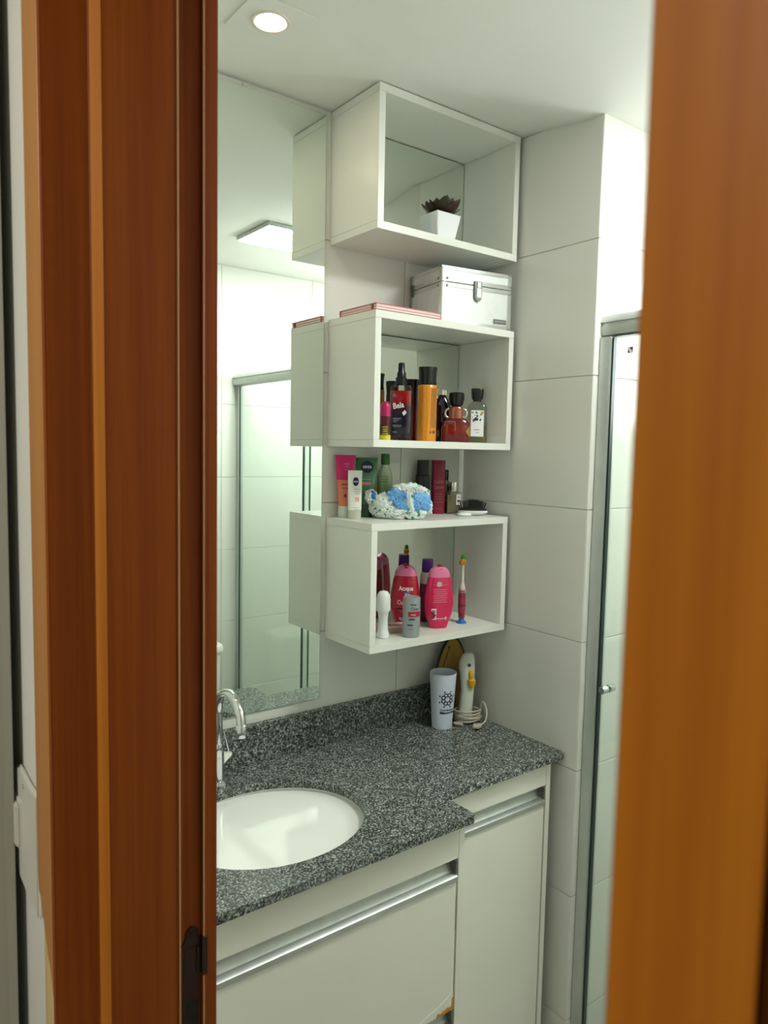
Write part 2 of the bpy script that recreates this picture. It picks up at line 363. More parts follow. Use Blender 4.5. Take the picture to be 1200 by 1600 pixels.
# ---- shower screen
sc = thing('shower_screen', 'clear glass shower screen with a grey aluminium header rail', 'shower screen', (.045, YC, 0))
L = -(YW-YC)
pts = [(.035, 1.856), (.035, 1.906), (.012, 1.907), (-.006, 1.902), (-.0125, 1.893), (-.0145, 1.886), (-.0095, 1.8845), (-.0095, 1.879), (-.0145, 1.8775), (-.0140, 1.868), (-.010, 1.858), (-.002, 1.8535), (.012, 1.853)]
pr('header_rail', pts, 'y', -.0035, -L+.0035, alud_m, sc)
pr('rail_cap', [(x*1.0, z) for x, z in pts], 'y', -.0005, -.0034, alu_m, sc).scale = (1.04, 1, 1)
bx('wall_channel', -.016, .014, -.030, -.0008, .05, 1.853, alud_m, sc, .0015)
bx('wall_channel', .006, .03, -L+.001, -L+.022, .05, 1.853, alud_m, sc, .0015)
bx('floor_rail', -.014, .03, -L+.001, -.0008, .03, .05, alud_m, sc, .002)
bx('kerb', -.03, .05, -L+.001, -.001, 0, .0298, ceramic_m, sc, .003)
def pane(name, x0, x1, y0, y1, z0, z1):
    o = bx(name, x0, x1, y0, y1, z0, z1, glass_m, sc); o.data.materials.append(gedge_m)
    for p in o.data.polygons: p.material_index = 0 if abs(p.normal.x) > .5 else 1
    return o
gd = pane('glass_door', -.008, .0, -.482, -.0305, .052, 1.8525); pane('glass_panel', .010, .018, -L+.0225, -.468, .052, 1.8525)
bx('door_edge_seal', -.0095, .0015, -.0345, -.0303, .052, 1.85, mat('dark_green_edge', (.006, .02, .02), .3), sc)
bx('door_edge_seal', -.0085, .0005, -.4845, -.4822, .052, 1.85, mat('dark_seal', (.006, .02, .016), .3), sc)
for s in (-1, 1):
    k = lathe('knob', [(.006, 0), (.009, .001), (.009, .016), (.0075, .018)], chrome_m, sc, 20, loc=(-.0085 if s < 0 else .0005, -.055, 1.046))
    k.rotation_euler = (0, s*PI/2, 0)
# little warning sticker on the glass
stk = bx('sticker', -.0084, -.0081, -.084, -.070, 1.812, 1.826, print_w, sc); stk['label'] = 'small red and black warning sticker'
pr('sticker_mark', [(-.0705, 1.8125), (-.0705, 1.821), (-.077, 1.8125)], 'x', -.0086, -.0084, mat('sticker_black', (.02, .01, .01), .5), sc)
pr('sticker_mark', [(-.0835, 1.8255), (-.0835, 1.816), (-.0755, 1.8225), (-.079, 1.8255)], 'x', -.0086, -.0084, mat('sticker_red', (.30, .03, .02), .5), sc)

# ---- ceiling lights
led = thing('ceiling_panel_light', 'bright square flush light panel seen in the tall mirror', 'light', (-.028, -.955, CZ))
bx('frame', -.125, .125, -.125, .125, -.014, -.0005, mat('panel_frame', (.6, .62, .6), .5), led, .002)
bx('diffuser', -.118, .118, -.118, .118, -.0165, -.0142, mat('panel_diffuser', (1, 1, 1), .5, emit=(.97, 1, .955), es=LED_POWER), led)
dl = thing('ceiling_downlight', 'round recessed warm spotlight in a square trim above the mirror', 'light', (-.715, -.232, CZ))
sq = .062
bx('square_trim', -sq, sq, -sq, sq, -.0022, -.0002, ceil_m, dl, .0008)
bm = bmesh.new(); loft_bm([(-.0023, .034, .034), (-.005, .034, .034), (-.0055, .031, .031), (-.0045, .0275, .0275), (-.0025, .0265, .0265)], 40, False, bm)
link('trim_ring', fin(bm, 50), mat('ring_white', (.75, .68, .55), .35), dl)
lathe('lamp_face', [(.0262, -.0026), (.0255, -.0034), (.0002, -.0042)], mat('warm_lamp_face', (1, 1, 1), .5, emit=(1, .86, .62), es=SPOT_POWER), dl, 32)

# ================================================================ COUNTER AND CABINETS
def plate_hole(outer, inner, z0, z1, m, name, bev=0):
    bm = bmesh.new(); L_ = []
    for loop in (outer, inner):
        vs = [bm.verts.new((x, y, z1)) for x, y in loop]; L_.append(vs)
        for i in range(len(vs)): bm.edges.new((vs[i], vs[(i+1) % len(vs)]))
    bmesh.ops.triangle_fill(bm, edges=bm.edges[:], use_beauty=True)
    r_ = bmesh.ops.extrude_face_region(bm, geom=bm.faces[:])
    bmesh.ops.translate(bm, vec=(0, 0, z0-z1), verts=[v for v in r_['geom'] if isinstance(v, bmesh.types.BMVert)])
    return link(name, fin(bm, 30, bev, 2), m)
def arc(cx, cy, r_, a0, a1, k=5): return [(cx+r_*math.cos(math.radians(a0+(a1-a0)*i/k)), cy+r_*math.sin(math.radians(a0+(a1-a0)*i/k))) for i in range(k+1)]
SX, SY, SA, SB = -.722, -.272, .190, .160
outer = [(XD+.001, -.0005), (XB-.0005, -.0005)] + [(XB-.0005, -.378)] + arc(XB-.0085, -.379, .008, 0, -90, 4) + arc(-.374, -.393, .006, 90, 180, 3) + arc(-.389, -.4765, .009, 0, -90, 4) + [(XD+.001, -.4855)]
inner = [(SX+SA*math.cos(2*PI*k/72), SY+SB*math.sin(2*PI*k/72)) for k in range(72)]
ct = plate_hole(outer, inner, .8535, .870, gran_m, 'granite_countertop', .0012)
tag(ct, 'speckled grey granite vanity top with an oval cut-out and a stepped front', 'countertop')
bs = bx('backsplash', XD+.001, XB-.0005, -.0195, -.0003, .8702, .9573, gran_m, None, .0012); bs['label'] = 'low speckled granite upstand along the wall behind the vanity top'; bs['category'] = 'backsplash'
# basin
sk = thing('washbasin', 'white oval under-counter ceramic basin', 'sink', (SX, SY, .8530))
secs = [(-.0003, SA+.022, SB+.022)]
inn = []
for k in range(15):
    t = k/14*PI/2; inn.append((-.0004-.135*math.sin(t)**1.0, (SA+.004)*math.cos(t)**.62 if k < 14 else .02, (SB+.004)*math.cos(t)**.62 if k < 14 else .02))
bm = loft_bm([(-.006, SA+.024, SB+.024), (-.0004, SA+.024, SB+.024)] + inn, 64, False)
bm2 = loft_bm([(-.006, SA+.024, SB+.024)]+[(z-.010, rx+.010, ry+.010) for z, rx, ry in inn], 64, True, bm)
me = bpy.data.meshes.new('b'); bm.to_mesh(me); bm.free(); me.polygons.foreach_set('use_smooth', [True]*len(me.polygons)); me.set_sharp_from_angle(angle=math.radians(50))
link('bowl', me, ceramic_m, sk)
lathe('drain', [(.021, -.1352), (.021, -.1335), (.016, -.133), (.006, -.1345)], chrome_m, sk, 24)
mk = text_me('deca', .011); o = link('maker_mark', mk, mat('grey_mark', (.25, .27, .26), .5), sk, (-.02, SB-.0085, -.012)); o.rotation_euler = (math.radians(-12), 0, 0)

# tap
tp = thing('tap', 'chrome swan-neck tap at the back of the basin', 'tap', (-.742, -.072, .8702))
lathe('base_flange', [(.021, 0), (.021, .003), (.016, .007), (.0125, .009)], chrome_m, tp, 28)
lathe('body', [(.0118, .008), (.0118, .060), (.0112, .0605), (.0112, .062), (.0118, .0625), (.0118, .073), (.0112, .0735), (.0112, .075), (.0112, .085), (.0095, .09)], chrome_m, tp, 28)
pth = [(0, 0, .088), (0, 0, .12), (0, 0, .150)] + [(0, -.054+.054*math.cos(t), .158+.054*math.sin(t)) for t in [PI*k/18 for k in range(0, 19)]] + [(0, -.1085, .152)]
tube('spout', pth, .0095, chrome_m, tp, 20)
o = lathe('aerator', [(.0105, -.026), (.0112, -.025), (.0112, -.002), (.0098, 0)], chrome_m, tp, 24, loc=(0, -.1085, .165))
pr('lever_hub', [(.010, .042), (.030, .058), (.030, .066), (.010, .070)], 'y', -.006, .008, chrome_m, tp, .002)
tube('lever', [(.026, .002, .064), (.021, .003, .085), (.0155, .004, .108)], [.0026, .0022, .0018], chrome_m, tp, 10)

HP = [(.0, -.044), (-.0035, -.0425), (-.0035, -.0325), (.0005, -.030), (.0105, -.028), (.0165, -.021), (.0185, -.010), (.0165, 0), (.024, 0), (.024, -.044)]
def handle(x0, x1, y, z, parent):
    h = pr('handle', [(y+a, z+c) for a, c in HP], 'x', x0, x1, alu_m, parent, 0, 2, 35)
    for xx in (x0, x1-.003):
        pr('handle_end_cap', [(y-.0005, z-.030), (y+.0188, z-.030), (y+.0188, z-.001), (y-.0005, z-.001)], 'x', xx, xx+.003, mat('grey_end_cap', (.12, .13, .12), .5), h)
    return h
v1 = thing('vanity_cabinet', 'larger white vanity cabinet with two drawers under the washbasin', 'cabinet', (0, 0, 0))
Y1 = -.4655
bx('side_panel', -.4065, -.3905, Y1, -.022, .12, .853, cab_m, v1, .0008)
bx('side_panel', XD+.002, XD+.018, Y1, -.022, .12, .853, cab_m, v1, .0008)
bx('top_rail', XD+.0182, -.4067, Y1, Y1+.016, .7795, .853, cab_m, v1, .0006)
bx('bottom_panel', XD+.0182, -.4067, Y1+.018, -.022, .12, .136, cab_m, v1)
bx('back_panel', XD+.0182, -.4067, -.038, -.022, .137, .70, cab_m, v1)
def drawer(z1, z0):
    d = link('drawer', None, None, v1)
    bx('drawer_front', XD+.021, -.4105, Y1, Y1+.016, z0, z1-.0445, cab_m, d, .0006)
    handle(XD+.021, -.4105, Y1, z1, d)
    bx('drawer_box', XD+.03, -.42, Y1+.026, -.06, z0+.02, z1-.10, cab_m, d); return d
dr1 = drawer(.7765, .4615); dr2 = drawer(.4575, .140)
under_m = mat('bared_white_board', (.72, .73, .68), .6); chipb_m = soft('orange_chipboard', (.50, .24, .04), .35, .85, 220)
o = pr('laminate_scar', [(-.523, .4625), (-.516, .466), (-.483, .476), (-.455, .482), (-.441, .486), (-.425, .493), (-.4108, .500), (-.4108, .4625)], 'y', Y1-.0006, Y1+.001, under_m, dr1); o['label'] = 'paler patch where the laminate has lifted'
o = pr('chipboard_scar', [(-.455, .4620), (-.4535, .468), (-.450, .470), (-.4465, .4675), (-.444, .4655), (-.440, .4695), (-.434, .4700), (-.426, .4725), (-.419, .4700), (-.4145, .4715), (-.4150, .482), (-.4135, .488), (-.4106, .489), (-.4106, .4620)], 'y', Y1-.0014, Y1+.001, chipb_m, dr1); o['label'] = 'bared orange chipboard at the broken lower corner'
pr('edge_stain', [(-.4112, .70), (-.4106, .70), (-.4106, .63), (-.4112, .64)], 'y', Y1-.0005, Y1+.001, mat('brown_edge_stain', (.25, .17, .08), .7), dr1)
v2 = thing('side_cabinet', 'narrower white vanity cabinet with one tall door beside the tiled wall', 'cabinet', (0, 0, 0))
Y2 = -.3725
bx('side_panel', -.0365, -.0205, Y2, -.022, .13, .853, cab_m, v2, .0008); bx('side_panel', -.3895, -.3740, Y2, -.022, .13, .853, cab_m, v2, .0008)
bx('top_rail', -.3738, -.0367, Y2, Y2+.016, .7955, .853, cab_m, v2, .0006)
bx('bottom_panel', -.3738, -.0367, Y2+.018, -.022, .13, .146, cab_m, v2); bx('back_panel', -.3738, -.0367, -.038, -.022, .147, .70, cab_m, v2)
dd = link('door', None, None, v2); bx('door_panel', -.3720, -.0405, Y2, Y2+.016, .150, .7475, cab_m, dd, .0006); handle(-.3720, -.0405, Y2, .792, dd)

# ================================================================ WALL BOXES
def shelf_box(z0, z1, label, group='white wall boxes'):
    X0, X1, D, T = -.4316, -.0003, .186, .0165
    s = thing('wall_box', label, 'shelf', ((X0+X1)/2, 0, z0)); hw = (X1-X0)/2; h = z1-z0
    bx('bottom_panel', -hw, hw, -D, -.0005, 0, T, lam_m, s, .0005); bx('top_panel', -hw, hw, -D, -.0005, h-T, h, lam_m, s, .0005)
    bx('side_panel', -hw, -hw+T, -D+.0003, -.0005, T+.0003, h-T-.0003, lam_m, s, .0005); bx('side_panel', hw-T, hw, -D+.0003, -.0005, T+.0003, h-T-.0003, lam_m, s, .0005)
    bx('backing', -hw+T+.0001, hw-T-.0001, -.0012, -.0005, T+.0004, h-T-.0004, edge_m, s)
    mirror_sheet('mirror_back', -hw+T+.0016, hw-T-.0018, T+.0008, h-T-.0026, s, -.0013, .003); s['group'] = group; return s
B1 = shelf_box(2.0606, 2.3595, 'topmost of the three white open wall boxes, holding the potted succulent')
B2 = shelf_box(1.5937, 1.8901, 'middle of the three white open wall boxes, with perfume bottles inside')
B3 = shelf_box(1.1308, 1.4244, 'lowest of the three white open wall boxes, with pink bottles inside')
Z1, Z2, Z3 = 2.0606+.0166, 1.5937+.0166, 1.1308+.0166
T2, T3, ZC_ = 1.8902, 1.4245, .8701

# ---- succulent
pt = thing('potted_succulent', 'dark succulent in a white square tapered pot in the topmost box', 'potted plant', (-.2195, -.1440, Z1)); pt.scale = (.93, .84, .72)
potm = soft('white_glazed_pot', (.80, .84, .86), .01, .22, 5)
bm = bmesh.new()
def sqr(z, h_): return [bm.verts.new((sx*h_, sy*h_, z)) for sx, sy in ((-1,-1),(1,-1),(1,1),(-1,1))]
rs = [sqr(0, .0285), sqr(.082, .0395), sqr(.082, .036), sqr(.070, .034)]
for a, b_ in zip(rs, rs[1:]):
    for i in range(4): bm.faces.new((a[i], a[(i+1) % 4], b_[(i+1) % 4], b_[i]))
bm.faces.new(rs[0][::-1]); bm.faces.new(rs[-1]); link('pot', fin(bm, 30, .0018, 3), potm, pt)
bx('soil', -.0325, .0325, -.0325, .0325, .0702, .076, soft('dark_soil', (.03, .02, .012), .5, .95, 150), pt)
leaf_ms = [soft('dark_burgundy_leaf', (.032, .014, .010), .4, .42, 30), soft('dark_olive_leaf', (.030, .024, .012), .4, .42, 30)]
def leaf_mesh(m):
    bm = bmesh.new(); rows = []
    for k in range(7):
        t = k/6; wd = .0125*(math.sin(PI*min(1, (t*.92+.08)))**.75) if k < 6 else .0002; y = .040*t; zz = .014*t*t; th = .0022*(1-t)+.0006
        rows.append([bm.verts.new((wd*c, y, zz+e)) for c, e in ((-1, .002), (-.5, -th*.3), (0, -th), (.5, -th*.3), (1, .002), (.4, th*1.6), (-.4, th*1.6))])
    for a, b_ in zip(rows, rows[1:]):
        for i in range(7): bm.faces.new((a[i], a[(i+1) % 7], b_[(i+1) % 7], b_[i]))
    bm.faces.new(rows[0]); bm.faces.new(rows[-1][::-1]); me = fin(bm, 50); me.materials.append(m); return me
lms = [leaf_mesh(m) for m in leaf_ms]
for tier, (cnt, tilt, sc_, z) in enumerate(((11, 18, 1.55, .080), (10, 36, 1.32, .082), (7, 56, 1.05, .083), (4, 76, .8, .084))):
    for k in range(cnt):
        o = link('leaf', lms[(k+tier) % 2], None, pt); a = 2*PI*(k+.37*tier)/cnt+random.uniform(-.15, .15)
        o.rotation_euler = (math.radians(tilt+random.uniform(-6, 6)), 0, a); s_ = sc_*random.uniform(.88, 1.1); o.scale = (s_, s_, s_); o.location = (.004*math.sin(-a), .004*math.cos(a), z)

# ---- aluminium case
cs = thing('metal_case', 'silver aluminium beauty case with a front latch on the middle wall box', 'case', (-.216, -.152, T2), math.radians(-9.4))
casm = soft('silver_case_skin', (.70, .74, .72), .03, .38, 40, metal=.35); cw, cdp, chh, sm_ = .206, .146, .1345, .098
bx('body', .002, cw-.002, .002, cdp-.002, .001, sm_-.0008, casm, cs, .001); bx('lid', .002, cw-.002, .002, cdp-.002, sm_+.0008, chh, casm, cs, .001)
railm = soft('bright_corner_rail', (.72, .75, .73), .02, .22, 20, metal=.8)
for x_, y_ in ((0, 0), (cw, 0), (0, cdp), (cw, cdp)):
    sx, sy = (1 if x_ == 0 else -1), (1 if y_ == 0 else -1)
    for za, zb in ((.004, sm_-.001), (sm_+.001, chh-.004)):
        pr('corner_rail', [(x_, y_+sy*.004), (x_+sx*.0012, y_+sy*.0012), (x_+sx*.004, y_), (x_+sx*.012, y_), (x_+sx*.012, y_+sy*.0022), (x_+sx*.0024, y_+sy*.0024), (x_+sx*.0022, y_+sy*.012), (x_, y_+sy*.012)], 'z', za, zb, railm, cs)
    for zz in (0, chh-.0045): bx('corner_cap', min(x_, x_+sx*.011)-.0006, max(x_, x_+sx*.011)+.0006, min(y_, y_+sy*.011)-.0006, max(y_, y_+sy*.011)+.0006, zz, zz+.0048, mat('steel_cap', (.35, .36, .35), .35, .9), cs, .001)
for za, zb in ((sm_-.011, sm_-.0012), (sm_+.0012, sm_+.011)):
    bx('edge_rail', .012, cw-.012, .0004, .0019, za, zb, railm, cs, .0004); bx('edge_rail', .0004, .0019, .012, cdp-.012, za, zb, railm, cs, .0004)
bx('edge_rail', .012, cw-.012, .0002, .0019, chh-.008, chh+.0006, railm, cs, .0006); bx('edge_rail', .0002, .0019, .012, cdp-.012, chh-.008, chh+.0006, railm, cs, .0006)
bx('edge_rail', .012, cw-.012, .0002, .0019, .0008, .010, railm, cs, .0006)
stl = mat('dull_steel', (.22, .23, .22), .35, .9)
for x_ in (.0155, cw-.0075):
    for zz in (sm_-.0085, sm_+.0085):
        lathe('rivet', [(.0033, 0), (.0033, .001), (.0015, .002)], stl, cs, 14, loc=(x_, .0006, zz)).rotation_euler = (PI/2, 0, 0)
for zz in (sm_-.0085, sm_+.0085): lathe('rivet', [(.0033, 0), (.0033, .001), (.0015, .002)], stl, cs, 14, loc=(.0006, .0155, zz)).rotation_euler = (0, -PI/2, 0)
bx('hinge', -.0016, .001, cdp-.016, cdp-.004, sm_-.016, sm_+.014, stl, cs, .0008)
lt = pr('latch', [(.092+a, c) for a, c in ((0, .070), (.004, .0625), (.011, .060), (.018, .0625), (.022, .070), (.022, .108), (.0, .108))], 'y', -.004, .0005, stl, cs, .0012)
bx('latch_lever', .0965, .1105, -.0065, -.0038, .069, .0915, chrome_m, lt, .0012); bx('latch_loop', .098, .109, -.0062, -.0038, .0925, .106, chrome_m, lt, .001)
o = bx('name_plate', .153, .191, -.0008, .0012, .014, .0245, mat('grey_name_plate', (.20, .21, .20), .4, .5), cs, .0006); bx('plate_line', .157, .187, -.0011, -.0008, .0188, .0198, railm, o)

# ---- notebook
nb = thing('notebook', 'thin pink notebook lying on the middle wall box beside the metal case', 'notebook', (-.4310, -.186, T2))
pinkc = soft('pink_cover', (.50, .11, .14), .08, .5, 30); hot = mat('hot_pink_cover', (.62, .03, .10), .45)
bx('cover', 0, .186, 0, .142, .0125, .0142, pinkc, nb, .0004); bx('cover', .0005, .186, 0, .142, .0003, .0018, hot, nb, .0004)
bx('pages', .002, .185, .0012, .140, .0068, .0124, soft('pale_pink_pages', (.78, .58, .55), .03, .7, 200), nb); bx('pages', .002, .185, .0012, .140, .0019, .0060, soft('white_pages', (.78, .74, .68), .03, .7, 200), nb)
bx('divider', .0008, .186, .0002, .141, .0061, .0067, pinkc, nb); bx('back_edge', .0, .0015, .138, .142, .0019, .0124, pinkc, nb)
bx('clasp', -.0006, .003, .012, .019, .0022, .0128, mat('gold_clasp', (.30, .17, .04), .4, .6), nb, .0004)

# ---- generic bottles
def bottle(name, label, x, y, z, rz=VIEW, cat='bottle', group=None): 
    o = thing(name, label, cat, (x, y, z), rz, group); o.scale = (.82, .82, 1); return o
def lines(parent, m, rf, z0, n_, dz, w_, h_, phi0=0, jit=.25, x0=0):
    rs_ = []
    for k in range(n_):
        ww = w_*(1-random.random()*jit); rs_.append((x0-ww/2, x0+ww/2, -k*dz-h_/2, -k*dz+h_/2))
    return decal('print', rects_me(rs_), m, parent, rf, z0, phi0)
def grad(name, stops, lo, hi, rough=.15, var=0):
    m = mat(name, (1, 1, 1), rough, coat=.3); n, l, b = nt(m); t = n.new('ShaderNodeTexCoord'); s = n.new('ShaderNodeSeparateXYZ'); mr_ = n.new('ShaderNodeMapRange')
    l.new(t.outputs['Object'], s.inputs[0]); l.new(s.outputs[2], mr_.inputs[0]); mr_.inputs[1].default_value = lo; mr_.inputs[2].default_value = hi
    l.new(ramp(m, mr_.outputs[0], stops), b.inputs['Base Color']); return m

# middle box, from the left
b0 = bottle('deodorant_stick', 'small maroon stick with a round pink cap, leftmost in the middle wall box', -.356, -.128, Z2)
lathe('body', [(.013, 0), (.0145, .002), (.0145, .055)], soft('maroon_plastic', (.10, .006, .02), .1, .3, 20), b0); lathe('cap', [(.0143, .0552), (.0143, .076), (.012, .084), (.007, .088), (.001, .0895)], mat('pink_cap', (.45, .012, .11), .3), b0)
o = lathe('label_band', [(.0148, .004), (.0148, .036)], soft('dark_patterned_band', (.05, .02, .005), .9, .4, 180), b0, cap=False); lines(b0, mat('yellow_print', (.6, .45, .02), .5), const(.0150), .030, 5, .005, .018, .002)
lathe('sticker', [(.0151, .001), (.0151, .012)], mat('yellow_sticker', (.75, .65, .03), .5), b0, cap=False)
b1 = bottle('body_mist', 'clear bottle of red and navy body mist with a black spray cap', -.292, -.103, Z2)
mistm = grad('red_to_navy_liquid', [(0, (.010, .008, .022)), (.50, (.010, .016, .055)), (.66, (.10, .01, .03)), (.80, (.42, .012, .02)), (1, (.40, .02, .02))], .006, .118)
loft('body', [(.006, .0285, .016, 5), (.008, .030, .0175, 5), (.118, .030, .0175, 5)], mistm, b1, 48)
loft('clear_shell', [(0, .0295, .017, 5), (.002, .0316, .019, 5), (.124, .0316, .019, 5), (.130, .0295, .0175, 4), (.132, .016, .012, 2)], clearp_m, b1, 48)
lathe('collar', [(.0165, .1322), (.0165, .148), (.0145, .150)], black_m, b1); lathe('spray_cap', [(.0130, .1502), (.0128, .160), (.0102, .164), (.0092, .182), (.0070, .184)], black_m, b1)
rf = const(.0318, .0192, 5)
def flat_text(parent, s, size, x, y, z, m, bold=0, rot=0, name='print'):
    o = link(name, text_me(s, size, 'CENTER', bold), m, parent, (x, y, z)); o.rotation_euler = (0, rot, 0); return o
flat_text(b1, 'Bela', .019, -.006, -.0196, .077, print_w, .0004, -.15); pr('price_tag', [(.004, .066), (.012, .073), (.017, .066), (.009, .059)], 'y', -.0199, -.0194, print_w, b1)
rl = [(-.022, .002, .052, .0532), (-.022, -.004, .048, .049), (-.022, -.010, .044, .0448), (-.022, .003, .036, .037), (-.022, .001, .033, .0338), (-.022, -.008, .020, .0212), (-.024, -.016, .108, .109), (-.024, -.012, .104, .105)]
o = link('print', rects_me(rl, 1), mat('grey_print', (.35, .38, .42), .5), b1, (0, -.0196, 0))
b2 = bottle('dark_red_bottle', 'tall dark red bottle with a black top behind the body mist', -.212, -.043, Z2)
redb = grad('dark_red_liquid', [(0, (.22, .002, .004)), (.45, (.14, .002, .004)), (.75, (.03, .001, .002)), (1, (.012, .001, .001))], 0, .13, .12)
loft('body', [(0, .021, .017, 3), (.002, .0225, .018, 3), (.118, .0225, .018, 3), (.124, .021, .017, 3)], redb, b2, 40); loft('cap', [(.1242, .021, .017, 3), (.148, .0235, .019, 3), (.154, .0235, .019, 3), (.155, .021, .016, 3)], mat('near_black_red', (.012, .003, .003), .2), b2, 40)
b3 = bottle('sunscreen_bottle', 'orange bottle with a wide flared black cap', -.2165, -.110, Z2, -math.radians(30))
orm = soft('glossy_orange_plastic', (.72, .27, .012), .05, .22, 10, coat=.3)
lathe('body', [(.0265, 0), (.029, .003), (.0292, .020), (.0290, .12), (.0287, .134), (.027, .136)], orm, b3, 40); lathe('cap', [(.0265, .1362), (.0275, .138), (.0262, .150), (.0268, .165), (.029, .177), (.0285, .179), (.001, .1795)], black_m, b3, 40)
bp = mat('brown_print', (.14, .055, .012), .5)
decal('print', rects_me([(.002+.003*0, .026-random.random()*.004, -.0028*k, -.0028*k+.0013) for k in range(34)]), bp, b3, const(.0292), .126, .15); flat = decal('print', text_me('6.180', .0095, 'LEFT', .0004), mat('black_brown_print', (.05, .02, .005), .5), b3, const(.0292), .020, .15)
b4 = bottle('black_perfume', 'dark perfume bottle with a crystal cap behind the orange bottle', -.112, -.046, Z2)
loft('body', [(0, .030, .0155, 4), (.003, .032, .017, 4), (.080, .032, .017, 4), (.098, .026, .015, 3), (.112, .0195, .013, 2.5), (.116, .0155, .012, 2)], mat('black_violet_glass', (.010, .004, .014), .08, coat=.5), b4, 40)
crm = mat('crystal', (.75, .72, .66), .05, .85)
for k in range(5):
    a = 2*PI*k/5; o = loft('crystal_facet', [(.1162, .0052, .0052, 2), (.120, .0066, .0066, 2), (.134, .0062, .0062, 2), (.138, .0035, .0035, 2)], crm, b4, 6, smooth=10); o.location = (.0105*math.cos(a), .0075*math.sin(a), 0)
lathe('neck_collar', [(.0145, .1160), (.0145, .122)], black_m, b4, 24)
b5 = bottle('red_perfume', 'low wide red perfume bottle with a black cap and glass handles', -.1215, -.112, Z2)
b5.scale = (.97, .9, 1)
loft('body', [(0, .033, .0155, 3), (.004, .0375, .0185, 3), (.032, .0385, .019, 3), (.052, .0345, .018, 3), (.060, .024, .015, 2.4)], grad('ruby_liquid', [(0, (.10, .004, .004)), (.5, (.20, .012, .006)), (1, (.09, .006, .006))], 0, .06, .08), b5, 40)
loft('neck', [(.0602, .019, .013, 2.2), (.084, .0195, .0135, 2.2), (.090, .013, .011, 2)], mat('amber_neck_glass', (.30, .10, .05), .06, .4, coat=.6), b5, 32)
for s in (-1, 1): tube('glass_handle', [(s*(.018+.010*math.sin(t)), 0, .073+.011*math.cos(t)) for t in [PI*k/10 for k in range(11)]], .0028, crm, b5, 10)
lathe('cap', [(.010, .0902), (.017, .094), (.0205, .108), (.0200, .122), (.017, .1245), (.001, .125)], black_m, b5, 32)
pr('gold_label', [(.024, .028), (.0345, .044), (.0345, .014)], 'y', -.0188, -.0150, mat('gold_label', (.50, .28, .08), .35, .4), b5); tube('frame_line', [(-.030, -.0185, .040), (-.028, -.0188, .051), (-.004, -.0192, .052), (-.002, -.0192, .030)], .0006, crm, b5, 6)
b6 = bottle('floral_perfume', 'clear perfume bottle with a floral white label and a black cap', -.041, -.103, Z2)
loft('liquid', [(.003, .0275, .0135, 5), (.046, .0275, .0135, 5)], mat('olive_liquid', (.16, .13, .05), .1, alpha=1), b6, 40); loft('clear_shell', [(0, .029, .015, 5), (.003, .0305, .0165, 5), (.094, .0305, .0165, 5), (.104, .021, .013, 3), (.107, .013, .011, 2)], clearp_m, b6, 40)
lathe('collar', [(.013, .1072), (.013, .112)], black_m, b6, 24); loft('cap', [(.1122, .0165, .013, 3), (.125, .019, .0145, 3), (.138, .020, .015, 3), (.140, .019, .014, 3)], black_m, b6, 32)
lb = bx('label_card', -.0195, .0205, -.0172, -.0168, .017, .084, mat('white_label', (.80, .82, .80), .5), b6)
fcol = [mat('sage_print', (.10, .20, .14), .5), mat('mustard_print', (.40, .30, .08), .5), mat('plum_print', (.04, .01, .05), .5)]
for k in range(16):
    o = link('print', disc_me(0, random.uniform(.0016, .0042), 0, 0, 9, random.uniform(.4, 1)), fcol[k % 3], b6, (random.uniform(-.016, .017), -.0175-k*.00002, random.uniform(.050, .080))); o.rotation_euler = (0, random.uniform(0, 3), 0)
link('print', disc_me(0, .0045, 0, 0, 14), fcol[2], b6, (-.004, -.0179, .062)); link('print', rects_me([(-.010, .008, .034, .0352), (-.004, .006, .027, .028)], 1), fcol[2], b6, (0, -.0175, 0))

# ---- on the lowest box's top, from the left
def tube_pack(th, w_bot, w_top, h, capb, m, capm, th_top=.0016, rc=None):
    rc = rc or w_bot*.98
    secs = []
    for k in range(9):
        t = k/8; e = t**1.2; secs.append((capb+(h-capb)*t, w_bot+(w_top-w_bot)*e, th*(1-e)+th_top*e, 2+2*t))
    return secs
pk = bottle('pink_orange_tube', 'pink and orange squeeze tube with a clear cap beside the tall mirror', -.3955, -.026, T3, -math.radians(30), 'tube')
pom = mat('pink_orange_tube', (1, 1, 1), .35); n, l, b = nt(pom); t = n.new('ShaderNodeTexCoord'); s_ = n.new('ShaderNodeSeparateXYZ'); l.new(t.outputs['Object'], s_.inputs[0]); g_ = n.new('ShaderNodeMath'); g_.operation = 'GREATER_THAN'; g_.inputs[1].default_value = .0905
l.new(s_.outputs[2], g_.inputs[0]); l.new(ramp(pom, g_.outputs[0], [(.4, (.66, .19, .10)), (.6, (.55, .015, .13))]), b.inputs['Base Color'])
loft('body', tube_pack(.016, .0205, .031, .150, .0285, pom, None), pom, pk, 40); loft('cap', [(0, .0195, .0155, 2), (.001, .0205, .0165, 2), (.0282, .0205, .0165, 2)], soft('frosted_cap', (.55, .60, .53), .03, .25, 10), pk, 40)
rfp = lambda z: (.0207+.0105*max(0, (z-.0285)/.1215)**1.2, .0166*(1-max(0, (z-.0285)/.1215)**1.2)+.0018, 2)
link('print', rects_me([(-.008, .010, .0, .0012), (-.005, .008, -.006, -.0052), (-.004, .004, -.013, -.0122)], 2), mat('pale_pink_print', (.85, .35, .45), .5), pk, (.002, -.0098, .128))
o = link('print', rects_me([(-.010, .012, .0, .0022), (-.008, .011, -.009, -.0075), (-.002, .005, -.030, -.022)], 2), mat('brick_print', (.22, .03, .03), .5), pk, (-.002, -.0158, .079))
wt = bottle('white_cream_tube', 'small white cream tube with an oval dark blue badge', -.3915, -.0610, T3, -math.radians(38), 'tube')
